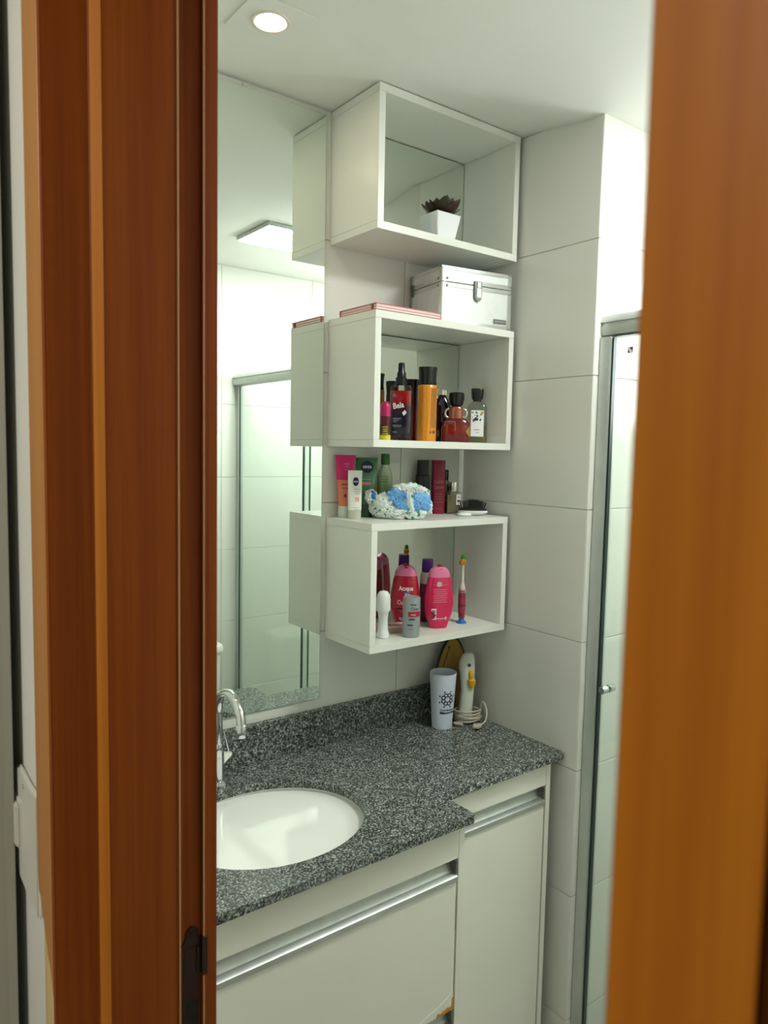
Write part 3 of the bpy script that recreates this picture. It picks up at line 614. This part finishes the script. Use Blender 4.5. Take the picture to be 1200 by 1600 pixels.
wtm = soft('white_tube_plastic', (.80, .81, .76), .01, .3, 10)
loft('body', tube_pack(.0125, .0195, .0205, .114, .0205, wtm, None, .0015), wtm, wt, 40); loft('cap', [(0, .0180, .0125, 2), (.001, .0190, .0135, 2), (.0203, .0190, .0135, 2)], soft('pale_green_cap', (.50, .53, .43), .02, .3, 10), wt, 40)
navy = mat('navy_badge', (.006, .012, .07), .35)
ye = lambda z: -(.0125*(1-((z-.0205)/.0935)**1.2)+.0015*((z-.0205)/.0935)**1.2)-.0012
o = link('badge', disc_me(0, .0105, 0, 0, 28, .82), navy, wt, (.003, ye(.085)-.0008, .088)); o.rotation_euler = (math.radians(-7), 0, 0)
o = flat_text(wt, 'NIVEA', .0052, .003, ye(.085)-.0014, .0862, print_w, .0001); o.rotation_euler = (math.radians(-7), 0, 0)
o = link('print', rects_me([(-.002, .016, .012, .0132), (0, .016, .007, .0082), (.001, .014, .002, .0032), (-.004, .016, -.032, -.0308), (0, .016, -.036, -.035)], 2), mat('slate_print', (.25, .30, .33), .5), wt, (.0, ye(.055)-.0022, .0575)); o.rotation_euler = (math.radians(-7), 0, 0)
o = flat_text(wt, '70', .013, .007, ye(.05)-.0022, .0415, mat('coral_print', (.75, .25, .14), .5), .0002); o.rotation_euler = (math.radians(-7), 0, 0)
gt = bottle('green_gel_tube', 'green squeeze tube with a round dark blue badge behind the white tube', -.338, -.0335, T3, -math.radians(32), 'tube')
gm = grad('green_tube', [(0, (.03, .09, .03)), (.20, (.04, .12, .04)), (.22, (.09, .24, .14)), (.62, (.10, .27, .15)), (.8, (.035, .17, .06)), (1, (.03, .15, .05))], 0, .146, .3)
loft('body', tube_pack(.0165, .0215, .034, .1445, .024, gm, None), gm, gt, 40); loft('cap', [(0, .0200, .0160, 2), (.001, .0210, .017, 2), (.0238, .0210, .017, 2)], mat('dark_green_cap', (.035, .08, .035), .3), gt, 40)
yg = lambda z: -(.0165*(1-((z-.024)/.1205)**1.2)+.0016*((z-.024)/.1205)**1.2)-.0012
ta = math.radians(-7.5)
o = link('badge', disc_me(0, .0146, 0, 0, 32, 1.2), navy, gt, (.001, yg(.119)-.0016, .122)); o.rotation_euler = (ta, 0, 0)
o = flat_text(gt, 'NIVEA', .0094, .001, yg(.119)-.0023, .1185, print_w, .0003); o.rotation_euler = (ta, 0, 0)
o = link('print', rects_me([(-.018, .012, 0, .0016)], 2), mat('pale_mint_print', (.35, .5, .4), .5), gt, (0, yg(.09)-.0012, .091)); o.rotation_euler = (ta, 0, 0)
o = link('print', rects_me([(-.018, .012, 0, .0068)], 2), mat('salmon_print', (.62, .24, .24), .5), gt, (0, yg(.075)-.002, .0785)); o.rotation_euler = (ta, 0, 0)
o = link('print', rects_me([(-.016, .010, 0, .0012), (-.016, .006, -.006, -.005)], 2), mat('pale_mint_print2', (.3, .45, .36), .5), gt, (0, yg(.06)-.0015, .064)); o.rotation_euler = (ta, 0, 0)
gb = bottle('green_shampoo', 'pale green bottle with a dark green cap beside the green tube', -.2795, -.030, T3)
gbm = grad('pale_green_liquid', [(0, (.16, .25, .10)), (.6, (.26, .38, .17)), (.8, (.42, .50, .34)), (1, (.55, .60, .46))], 0, .13, .15)
loft('body', [(0, .0205, .015, 2.6), (.002, .0225, .017, 2.6), (.098, .0225, .017, 2.6), (.112, .019, .0155, 2.3), (.124, .0115, .0115, 2), (.127, .0115, .0115, 2)], gbm, gb, 36); lathe('cap', [(.0125, .1272), (.0132, .1285), (.0132, .153), (.012, .1545)], mat('glossy_green_cap', (.008, .13, .015), .2, coat=.4), gb, 28)
lines(gb, mat('green_print', (.08, .18, .06), .5), const(.0227, .0172, 2.6), .098, 3, .006, .022, .0012); lines(gb, mat('dark_green_print', (.03, .09, .03), .5), const(.0227, .0172, 2.6), .05, 4, .005, .022, .0010)

# ---- bundled diaper
dp = thing('folded_nappy', 'crumpled white nappy with green stars and blue lining on the lowest box', 'nappy', (-.286, -.0955, T3), 0)
dp.scale = (.77, .77, 1)
def blob(name, c, r_, rot, m, seed, amp, sub=5, flat=.0, sharp=2.2):
    bm = bmesh.new(); bmesh.ops.create_icosphere(bm, subdivisions=sub, radius=1)
    Rm = Matrix.Rotation(rot, 4, 'Z')
    for v in bm.verts:
        d = v.co.normalized(); q = Vector((d.x*2.1+seed, d.y*2.1, d.z*2.1))
        nn = noise.noise(q)+.9*(.5-abs(noise.noise(q*2.3))*2)+.8*(.4-2*abs(noise.noise(q*4.3)))+.2*(.4-2*abs(noise.noise(q*8.1)))
        p = Vector((d.x*r_[0], d.y*r_[1], d.z*r_[2]))*(1+amp*nn); p = Rm @ p+Vector(c)
        if c[2] > .001 and p.z < .0015: p.z = .0008+.0007*abs(noise.noise(q*4))
        v.co = p
    return link(name, fin(bm, 70), m, dp)
def nappy_mat():
    m = mat('printed_nappy_cloth', (.8, .84, .82), .75); n, l, b = nt(m); v = coords(m)
    vo = n.new('ShaderNodeTexVoronoi'); vo.inputs['Scale'].default_value = 52; vo.inputs['Randomness'].default_value = .75; l.new(v, vo.inputs['Vector'])
    nn = noise_n(m, v, 260, 2); ad = n.new('ShaderNodeMath'); ad.operation = 'MULTIPLY_ADD'; ad.inputs[1].default_value = .35; l.new(nn, ad.inputs[0]); l.new(vo.outputs['Distance'], ad.inputs[2])
    c1 = ramp(m, ad.outputs[0], [(.34, (.03, .33, .20)), (.42, (.10, .42, .30)), (.46, (.76, .82, .78))])
    l.new(c1, b.inputs['Base Color']); bump(m, noise_n(m, v, 120, 4), .35, .004); return m
nm = nappy_mat(); blue = soft('blue_nappy_lining', (.17, .42, .78), .12, .6, 40); dblue = mat('dark_blue_fold', (.04, .16, .5), .6)
rr = VIEW
vx = Vector((math.cos(rr), math.sin(rr), 0)); vy = Vector((-math.sin(rr), math.cos(rr), 0))
def P(u_, d_, z_): return tuple(vx*u_+vy*d_+Vector((0, 0, z_)))
blob('outer_layer', P(.034, .012, .042), (.062, .034, .041), rr, nm, 3.1, .14)
blob('front_fold', P(-.045, -.010, .028), (.048, .024, .030), rr-.35, nm, 8.7, .20)
blob('front_fold', P(-.020, -.030, .015), (.046, .020, .017), rr-.2, nm, 18.7, .26)
blob('raised_end', P(-.086, -.002, .050), (.020, .014, .017), rr+.4, nm, 5.2, .26, 4)
blob('lining', P(.066, -.020, .038), (.038, .024, .027), rr+.5, blue, 1.4, .14)
blob('lining', P(-.002, -.018, .050), (.036, .022, .025), rr, blue, 6.4, .18)
blob('lining', P(.014, -.036, .034), (.026, .014, .022), rr, blue, 16.4, .2)
blob('tape', P(-.079, -.012, .053), (.009, .007, .009), rr, dblue, 2.2, .1, 3)
pl = blob('centre_pleat', P(0, 0, 0), (.011, .008, .034), rr, nm, 4.4, .3, 4); pl.location = P(.036, -.044, .036); pl.rotation_euler = (.1, -.22, 0)
blob('top_fold', P(.012, -.010, .069), (.034, .022, .014), rr, nm, 9.9, .22)
blob('top_fold', P(.058, -.006, .063), (.034, .020, .014), rr, nm, 29.9, .22)
blob('lower_ruffle', P(.044, -.036, .011), (.020, .010, .012), rr, nm, 12.9, .34, 4)
blob('lower_ruffle', P(.066, -.034, .013), (.018, .010, .012), rr, nm, 22.9, .34, 4)
blob('lower_ruffle', P(.092, -.010, .026), (.013, .010, .015), rr, nm, 32.9, .34, 4)

# ---- bottles to the right of the nappy
k1 = bottle('black_spray_bottle', 'tall matt black bottle behind the nappy, left of the maroon bottle', -.157, -.030, T3)
blk = mat('matt_black_plastic', (.012, .011, .014), .45)
loft('body', [(0, .021, .016, 3), (.002, .0225, .0175, 3), (.100, .0225, .0175, 3), (.102, .019, .015, 2.5), (.138, .0185, .0148, 2.5), (.140, .017, .013, 2.5)], blk, k1, 36)
link('print', rects_me([(-.008, -.003, .02, .10), (.007, .010, .02, .10)], 1), mat('grey_streak_print', (.05, .045, .055), .4), k1, (0, -.0178, 0))
k2 = bottle('maroon_bottle', 'tall maroon bottle with fine white script beside the black one', -.1085, -.036, T3, -math.radians(34))
mrn = soft('maroon_gloss', (.25, .010, .035), .06, .28, 10)
loft('body', [(0, .0195, .016, 4), (.002, .021, .0175, 4), (.108, .021, .0175, 4), (.110, .0205, .0172, 4), (.138, .0215, .018, 4), (.140, .020, .0165, 4)], mrn, k2, 40)
pp = mat('pink_grey_print', (.45, .18, .22), .5)
flat_text(k2, 'Cuide', .0135, 0, -.0182, .080, pp, .0001, -.08); flat_text(k2, 'Gente', .0135, 0, -.0182, .066, pp, .0001, -.08)
link('print', rects_me([(-.012, .012, .052, .0528), (-.015, .015, .045, .0456), (-.013, .013, .039, .0396), (-.015, .015, .031, .0316), (-.012, .012, .014, .0146), (-.014, .014, .0935, .0939)], 1), pp, k2, (0, -.0182, 0))
k3 = bottle('amber_bottle', 'olive brown bottle with a black cap behind the clear perfume', -.0665, -.0165, T3)
loft('body', [(0, .018, .012, 3), (.070, .018, .012, 3), (.085, .012, .010, 2), (.088, .009, .009, 2)], mat('olive_brown_glass', (.07, .06, .02), .1, coat=.4), k3, 28); lathe('cap', [(.0105, .0882), (.011, .113), (.010, .1145)], black_m, k3, 24)
lathe('band', [(.0182, .030), (.0182, .038)], mat('green_band', (.02, .12, .03), .4), k3, 24, cap=False).scale = (1.01, .70, 1)
k4 = bottle('clear_perfume', 'small clear square perfume bottle with a silver cap and white side label', -.0690, -.0540, T3)
k4.scale = (.93, .85, 1)
loft('liquid', [(.003, .0195, .0115, 6), (.050, .0195, .0115, 6)], mat('pale_brown_liquid', (.24, .19, .12), .1), k4, 32); loft('clear_shell', [(0, .0215, .013, 6), (.002, .0225, .014, 6), (.056, .0225, .014, 6), (.059, .014, .011, 3)], clearp_m, k4, 32)
lathe('cap', [(.0115, .0592), (.0122, .061), (.0122, .082), (.0115, .0835)], mat('silver_cap', (.75, .74, .70), .18, .9), k4, 28)
bx('label_card', .0065, .0195, -.0148, -.0142, .024, .052, print_w, k4); bx('label_card_mark', .0095, .0185, -.0152, -.0148, .032, .037, mat('black_mark', (.02, .02, .02), .5), k4); bx('label_card_mark', .0095, .0175, -.0152, -.0148, .043, .045, mat('rose_mark', (.4, .12, .12), .5), k4)

# ---- hair brush
hb_ = thing('hair_brush', 'oval white hair brush with black bristles near the box corner', 'hairbrush', (-.052, -.110, T3), -math.radians(37))
wpl = soft('white_brush_plastic', (.80, .82, .78), .01, .25, 8)
loft('head', [(.0005, .024, .014), (.003, .032, .019), (.008, .0385, .0235), (.012, .0385, .0235), (.0135, .036, .022)], wpl, hb_, 40); loft('pad', [(.0136, .039, .024), (.0175, .034, .020), (.0205, .020, .012), (.021, .001, .001)], mat('black_rubber', (.01, .01, .01), .6), hb_, 32)
bm = bmesh.new()
for i in range(15):
    for j in range(9):
        x_ = -.032+.0046*i; y_ = -.019+.0048*j
        if (x_/.0325)**2+(y_/.020)**2 > 1: continue
        tx, ty = x_*1.22, y_*1.22; zt = .040-9*x_*x_+random.uniform(-.0015, .0015)
        a = [bm.verts.new((x_+.0007*math.cos(q), y_+.0007*math.sin(q), .015)) for q in (0, 2.1, 4.2)]; b_ = [bm.verts.new((tx+.0006*math.cos(q), ty+.0006*math.sin(q), zt)) for q in (0, 2.1, 4.2)]
        for q in range(3): bm.faces.new((a[q], a[(q+1) % 3], b_[(q+1) % 3], b_[q]))
        bm.faces.new(b_)
o = link('bristles', fin(bm, 0), mat('black_bristle', (.008, .008, .008), .4), hb_); o['kind'] = 'stuff'
bm = tube_bm([(-.026+.015*math.cos(t), -.034+.010*math.sin(t), .0042) for t in [2*PI*k/24 for k in range(24)]], .0040, 10, None, True)
o = link('loop_handle', fin(bm, 60), wpl, hb_)
loft('handle_infill', [(.003, .0125, .0075), (.005, .0125, .0075)], mat('grey_translucent', (.45, .47, .45), .3), hb_, 24).location = (-.026, -.034, 0)

# ---- inside the lowest box
r1 = bottle('roll_on_deodorant', 'white roll-on bottle, leftmost in the lowest wall box', -.3525, -.130, Z3)
lathe('bottle_body', [(.0165, 0), (.0185, .002), (.0185, .010), (.0145, .020), (.0135, .045), (.0155, .058), (.0175, .064)], soft('milky_plastic', (.74, .78, .78), .02, .2, 10), r1); lathe('cap', [(.0195, .0642), (.0205, .067), (.0205, .092), (.018, .103), (.011, .110), (.001, .112)], wpl, r1)
r2 = bottle('shower_gel_bottle', 'crimson bottle with a two-tone pink flip cap behind the grey can', -.235, -.066, Z3, -math.radians(38))
crim = soft('crimson_gloss', (.42, .008, .03), .05, .18, 10, coat=.3); lp = soft('light_pink_cap', (.72, .20, .36), .03, .3, 10); cr2 = mat('deep_crimson', (.30, .004, .02), .3)
def gel(parent, bodym, capm, flat_label=None):
    loft('body', [(0, .026, .0165, 2.6), (.002, .0275, .0175, 2.6), (.010, .031, .0185, 2.6), (.034, .042, .021, 2.5), (.060, .0465, .022, 2.4), (.085, .0445, .0215, 2.4), (.108, .040, .020, 2.4), (.126, .036, .019, 2.4), (.128, .034, .018, 2.4)], bodym, parent, 48)
    loft('cap', [(.1283, .0345, .0182, 2.4), (.138, .033, .0178, 2.4), (.147, .027, .0165, 2.3), (.153, .018, .014, 2.2), (.156, .010, .010, 2)], capm, parent, 48)
    loft('flip_lid', [(.1482, .0200, .0165, 2.2), (.1545, .0130, .0132, 2.2), (.1585, .004, .006, 2), (.159, .001, .002, 2)], cr2, parent, 32)
gel(r2, crim, lp)
dkr = mat('brown_side_shade_print', (.12, .02, .015), .4)
def gr(z): return ((.031, .0185, 2.5) if z < .01 else (.031+(.0465-.031)*min(1, (z-.010)/.05), .0185+.0035*min(1, (z-.01)/.05), 2.45)) if z < .06 else (.0465-.0105*(z-.06)/.066, .022-.003*(z-.06)/.066, 2.4)
decal('print', text_me('Acqua', .0155, 'CENTER', .0004), print_w, r2, gr, .093, .05, .0008); decal('badge', rects_me([(-.006, .010, 0, .014)]), mat('blue_badge', (.08, .12, .35), .4), r2, gr, .076, .1, .0006)
decal('print', text_me('Kids', .0075, 'CENTER', .0002), print_w, r2, gr, .080, .14, .001); decal('print', text_me('Cute', .015, 'CENTER', .0003), mat('pale_pink_text', (.75, .42, .48), .5), r2, gr, .058, -.15, .0008)
decal('print', rects_me([(-.020, .012, .0, .003), (-.018, .006, -.010, -.007), (-.020, .002, -.020, -.015)]), mat('black_floral_print', (.03, .01, .02), .5), r2, gr, .045, -.2, .0008)
decal('print', disc_me(0, .010, 0, 0, 10, .9), mat('lilac_print', (.35, .22, .38), .5), r2, gr, .026, -.25, .0008); decal('print', disc_me(0, .006, .008, 0, 5, 1), print_w, r2, gr, .017, -.25, .001)
r3 = bottle('pink_gel_bottle', 'bright pink bottle turned to its barcode side, right of the grey can', -.1745, -.124, Z3, -math.radians(22))
gel(r3, soft('hot_pink_gloss', (.62, .010, .085), .04, .16, 10, coat=.3), lp)
bkp = mat('rose_label', (.58, .055, .12), .35); decal('back_label', rects_me([(-.024, .026, 0, .092)], 10), bkp, r3, gr, .020, 0, .0005)
whp = mat('pinkish_print', (.75, .35, .42), .5); decal('print', disc_me(0, .0065, -.004, 0, 12), mat('grey_seal', (.45, .42, .45), .5), r3, gr, .112, 0, .0009)
decal('print', rects_me([(-.022+.002*(k % 3), .018-.003*(k % 2), -.0052*k, -.0052*k+.0009) for k in range(7)]), whp, r3, gr, .098, 0, .0009)
decal('barcode', rects_me([(-.031, -.0135, 0, .028)], 4), print_w, r3, gr, .023, .08, .0010)
decal('barcode_bars', rects_me([(-.029, -.016, .0025+.0033*k, .0025+.0033*k+.0018) for k in range(7)], 4), print_k, r3, gr, .023, .08, .0014); decal('print', rects_me([(-.010, .012, 0, .003)]), whp, r3, gr, .024, 0, .0009); decal('print', disc_me(0, .0045, .015, 0, 8), whp, r3, gr, .026, 0, .0011)
r4 = bottle('purple_cap_bottle', 'pale bottle with a tall purple cap between the two pink gel bottles', -.1525, -.0535, Z3, -math.radians(40))
lathe('body', [(.0215, 0), (.0235, .002), (.0235, .112), (.021, .122), (.0175, .128), (.0165, .130)], soft('dark_floral_label', (.16, .03, .045), .8, .3, 90), r4); lathe('shoulder', [(.0238, .100), (.0237, .1122), (.0214, .1225), (.0182, .1285)], soft('milky_shoulder', (.62, .60, .60), .02, .3, 10), r4, cap=False)
lathe('cap', [(.0175, .1302), (.0182, .132), (.0172, .160), (.0165, .162), (.001, .1625)], mat('purple_cap', (.10, .015, .25), .3), r4)
r5 = bottle('grey_deodorant', 'small grey can with a red stripe, foremost in the lowest wall box', -.2870, -.155, Z3)
lathe('body', [(.0235, 0), (.0255, .002), (.0255, .092), (.0245, .0945), (.001, .0955)], soft('silver_grey_plastic', (.32, .36, .36), .03, .32, 10, metal=.25), r5, 40)
rg = const(.0256); decal('stripe', rects_me([(-.010, .030, 0, .0125)], 12), mat('crimson_stripe', (.42, .01, .05), .4), r5, rg, .050); flat_ = decal('print', text_me('rosas', .007, 'LEFT'), print_w, r5, rg, .0535, -.1, .0006)
dk = mat('charcoal_print', (.03, .05, .05), .5)
decal('print', text_me('Clean', .0105, 'LEFT', .0001), dk, r5, rg, .0660, -.1); decal('print', rects_me([(-.006, .012, 0, .0024)]), dk, r5, rg, .0775, .1); decal('print', text_me('antibac', .0065, 'LEFT', .0004), dk, r5, rg, .0425, -.3); decal('print', rects_me([(-.012, .004, 0, .0034), (-.010, .006, -.008, -.0072)]), dk, r5, rg, .0285, 0)
for zz in (.088, .085): decal('print', rects_me([(-.010, .014, 0, .0005)]), mat('pale_line', (.5, .53, .53), .4), r5, rg, zz)
r6 = thing('toothbrush', 'child toothbrush standing on a blue suction foot in the lowest box', 'toothbrush', (-.0905, -.120, Z3), VIEW)
lathe('suction_foot', [(.0135, 0), (.0138, .0015), (.010, .005), (.0065, .009), (.006, .013)], mat('blue_foot', (.01, .13, .42), .3), r6, 24)
loft('grip', [(.0132, .0080, .0068), (.040, .0098, .0085), (.070, .0098, .0085), (.088, .0086, .0075)], soft('berry_grip', (.32, .035, .07), .45, .35, 60), r6, 24); loft('neck', [(.0882, .0082, .0070), (.098, .0072, .006), (.106, .0042, .0042), (.150, .0038, .0032), (.152, .0034, .003)], mat('clear_shiny_neck', (.62, .58, .52), .1, coat=.6), r6, 20)
decal('band', rects_me([(-.012, .012, 0, .003)]), mat('dark_band', (.04, .04, .06), .5), r6, const(.0100, .0087), .045); decal('band', rects_me([(-.014, .014, 0, .010)]), mat('pale_pink_band', (.55, .30, .32), .5), r6, const(.0094, .0082), .078); decal('print', rects_me([(-.010, .010, .001, .003), (-.008, .006, .006, .008)]), mat('navy_print', (.03, .02, .10), .5), r6, const(.0098, .0085), .076)
loft('brush_head', [(.1522, .0085, .006, 3), (.156, .0092, .007, 3), (.162, .0088, .007, 3)], mat('orange_bristle', (.62, .20, .02), .7), r6, 20); loft('bristles', [(.1622, .0070, .006, 3), (.166, .0068, .006, 3)], mat('yellow_green_bristle', (.45, .45, .05), .7), r6, 16); loft('tip', [(.1662, .0066, .0055), (.174, .0055, .005), (.177, .0015, .0015)], mat('green_tip', (.01, .28, .04), .6), r6, 16)
r7 = bottle('soap_box', 'low flat pale pink carton behind the roll-on and the grey can', -.292, -.098, Z3, -math.radians(14), 'box')
bx('carton', -.052, .040, -.020, .022, 0, .0175, soft('pale_pink_card', (.52, .34, .30), .05, .6, 40), r7, .0008); bx('lid_flap', -.052, .040, -.0205, -.0200, .0125, .0175, mat('pale_band', (.68, .55, .50), .6), r7)

# ================================================================ ON THE COUNTER
cp = thing('plastic_cup', 'tall pale lilac plastic cup with a black molecule emblem', 'cup', (-.1245, -.0935, ZC_), -math.radians(38))
cupm = soft('pale_lilac_plastic', (.62, .69, .80), .015, .35, 8)
bm = loft_bm([(0, .0245, .0245), (.0015, .0262, .0262), (.1455, .0350, .0350), (.1465, .0350, .0350), (.1465, .0336, .0336), (.003, .0245, .0245)], 48, True); link('wall', fin(bm, 40), cupm, cp)
rc = lambda z: (.0262+.0088*(z/.1455), .0262+.0088*(z/.1455), 2)
ink = mat('black_ink', (.006, .012, .022), .45); ph = .36
for k in range(8):
    a = 2*PI*(k+.5)/8; decal('emblem_ring', disc_me(.0032, .0060, .0118*math.cos(a), .0118*math.sin(a), 18), ink, cp, rc, .083, ph); decal('emblem_dot', disc_me(0, .0022, .0220*math.cos(a), .0215*math.sin(a), 12), ink, cp, rc, .083, ph)
decal('print', text_me('Coordenadoria de', .0068, 'LEFT', .00025), ink, cp, rc, .0520, ph-.62); decal('print', text_me('Educação Matemática', .0070, 'LEFT', .0007), ink, cp, rc, .0445, ph-.62)

ep = thing('hand_appliance', 'upright white hand appliance with yellow buttons and its cord wound round it', 'appliance', (-.046, -.1010, ZC_), -math.radians(38))
epm = soft('off_white_plastic', (.66, .68, .60), .02, .35, 8)
loft('casing', [(.0, .0190, .016, 2.3, -.004), (.012, .0195, .0165, 2.3, -.004), (.05, .0180, .0155, 2.3, -.0005), (.085, .0172, .015, 2.3, .002), (.115, .0190, .0160, 2.3, .001), (.145, .0215, .0170, 2.3, -.001), (.165, .0205, .0160, 2.3, .0), (.180, .0160, .013, 2.2, .002), (.187, .0085, .008, 2, .003)], epm, ep, 40)
yl = mat('yellow_button', (.72, .42, .01), .3)
lathe('button_hole', [(.0048, 0), (.0044, .0008), (.0005, .0010)], mat('dark_hole', (.05, .06, .05), .5), ep, 20, loc=(.0035, -.0165, .158)).rotation_euler = (PI/2, 0, 0)
loft('slider', [(-.012, .0035, .004), (-.008, .0062, .006), (.002, .0072, .0065), (.010, .0055, .005), (.013, .002, .002)], yl, ep, 20, loc=(.0085, -.0150, .133)); loft('trigger', [(-.016, .003, .003), (-.010, .0085, .006), (.000, .0105, .0085), (.007, .0105, .0085), (.0085, .009, .007)], yl, ep, 24, loc=(.0110, -.0165, .112))
cdm = soft('beige_cord', (.52, .48, .38), .05, .45, 20)
loops = []
for k in range(0, 5*24+1):
    t = 2*PI*k/24; loops.append((.004+.0335*math.cos(t)+.002*math.sin(3.1*t/5), -.002+.0275*math.sin(t), .0045+.0062*(t/(2*PI))+.0018*math.sin(t*1.3)))
e_ = loops[-1]; tail = [(.040, -.002, .046), (.043, -.006, .056), (.047, -.013, .055), (.051, -.021, .043), (.052, -.029, .029), (.048, -.037, .016), (.040, -.0425, .010), (.034, -.045, .008)]
tube('cord', loops+tail, .0024, cdm, ep, 8)
coil = [(-.034+.0011*k/2, -.033+.0035*math.cos(k*.9)-.0002*k, .0065+.0035*math.sin(k*.9)) for k in range(40)]
tube('cord_grip', coil, .0016, cdm, ep, 6)
pg = loft('plug', [(-.014, .005, .004, 3), (-.010, .0085, .0058, 3), (.008, .0100, .0065, 3), (.014, .006, .005, 2.5), (.020, .0035, .0035, 2)], cdm, ep, 24, loc=(.026, -.0520, .0078)); pg.rotation_euler = (PI/2-.12, 0, -math.radians(38)); lathe('plug_eye', [(.0038, 0), (.0036, .0006)], mat('grey_eye', (.18, .17, .14), .5), ep, 16, loc=(.0255, -.0525, .0138))

bd = thing('yellow_paddle', 'golden yellow oval board leaning on the wall behind the cup', 'board', (-.048, -.047, ZC_), 0)
ym = grad('golden_translucent', [(0, (.16, .075, .02)), (.45, (.22, .11, .03)), (.75, (.36, .21, .03)), (1, (.42, .27, .05))], 0, .22, .25)
out = []
for k in range(40):
    t = 2*PI*k/40; z_ = .104+.104*math.sin(t); out.append((.056*math.cos(t)*(1.06-.30*max(0, math.sin(t)))+.008*math.sin(t), z_))
bm = bmesh.new(); prism(bm, out, 'y', -.0025, .0025); pb = link('paddle_face', fin(bm, 30, .001, 2), ym, bd)
bm = tube_bm([(x*1.02, 0, (z-.104)*1.012+.1053) for x, z in out], .0034, 8, None, True); rim = link('rim', fin(bm, 60), mat('dark_rim', (.015, .014, .008), .4), bd)
lt_m = mat('brown_lettering', (.10, .04, .008), .5)
for (x0, z0, x1, z1) in ((-.030, .135, -.006, .182), (-.034, .128, -.014, .168)):
    tube('lettering', [(x0+(x1-x0)*k/8, -.0030, z0+(z1-z0)*k/8+.001*math.sin(k*2.4)) for k in range(9)], .0010, lt_m, bd, 5)
link('print', disc_me(0, .004, -.006, 0, 12), lt_m, bd, (0, -.0029, .184)); link('print', disc_me(0, .0035, .006, 0, 12), lt_m, bd, (0, -.0029, .075)); link('print', rects_me([(-.004, .012, .058, .062), (-.002, .008, .051, .053)], 2), lt_m, bd, (0, -.0029, 0))
bd.rotation_euler = (-math.radians(5), 0, 0); bd.location = (-.046, -.0485, ZC_+.0042)

# ================================================================ TOILET, seen in the mirror
tl = thing('toilet', 'white close-coupled toilet against the tiled wall, seen in the mirror', 'toilet', (-.265, YW+.0008, 0))
loft('tank', [(.40, .165, .075, 5, 0, .085), (.42, .175, .080, 5, 0, .085), (.70, .185, .083, 6, 0, .085), (.7345, .185, .083, 6, 0, .085)], ceramic_m, tl, 48)
loft('tank_lid', [(.735, .192, .088, 6, 0, .0895), (.752, .193, .0885, 6, 0, .0895), (.760, .188, .085, 6, 0, .0895), (.762, .17, .07, 6, 0, .0895)], ceramic_m, tl, 48)
lathe('flush_button', [(.02, .7622), (.02, .766), (.017, .768)], chrome_m, tl, 24, loc=(0, .0895, 0))
loft('pedestal', [(.0005, .105, .20, 2.6, 0, .30), (.04, .10, .19, 2.6, 0, .30), (.20, .10, .17, 2.4, 0, .29), (.32, .15, .20, 2.2, 0, .32), (.39, .18, .235, 2.1, 0, .34), (.399, .17, .22, 2.1, 0, .34)], ceramic_m, tl, 40)
loft('seat_lid', [(.4, .18, .235, 2.2, 0, .345), (.415, .185, .24, 2.2, 0, .345), (.425, .17, .22, 2.2, 0, .345)], soft('white_seat', (.8, .8, .76), .01, .2), tl, 40)
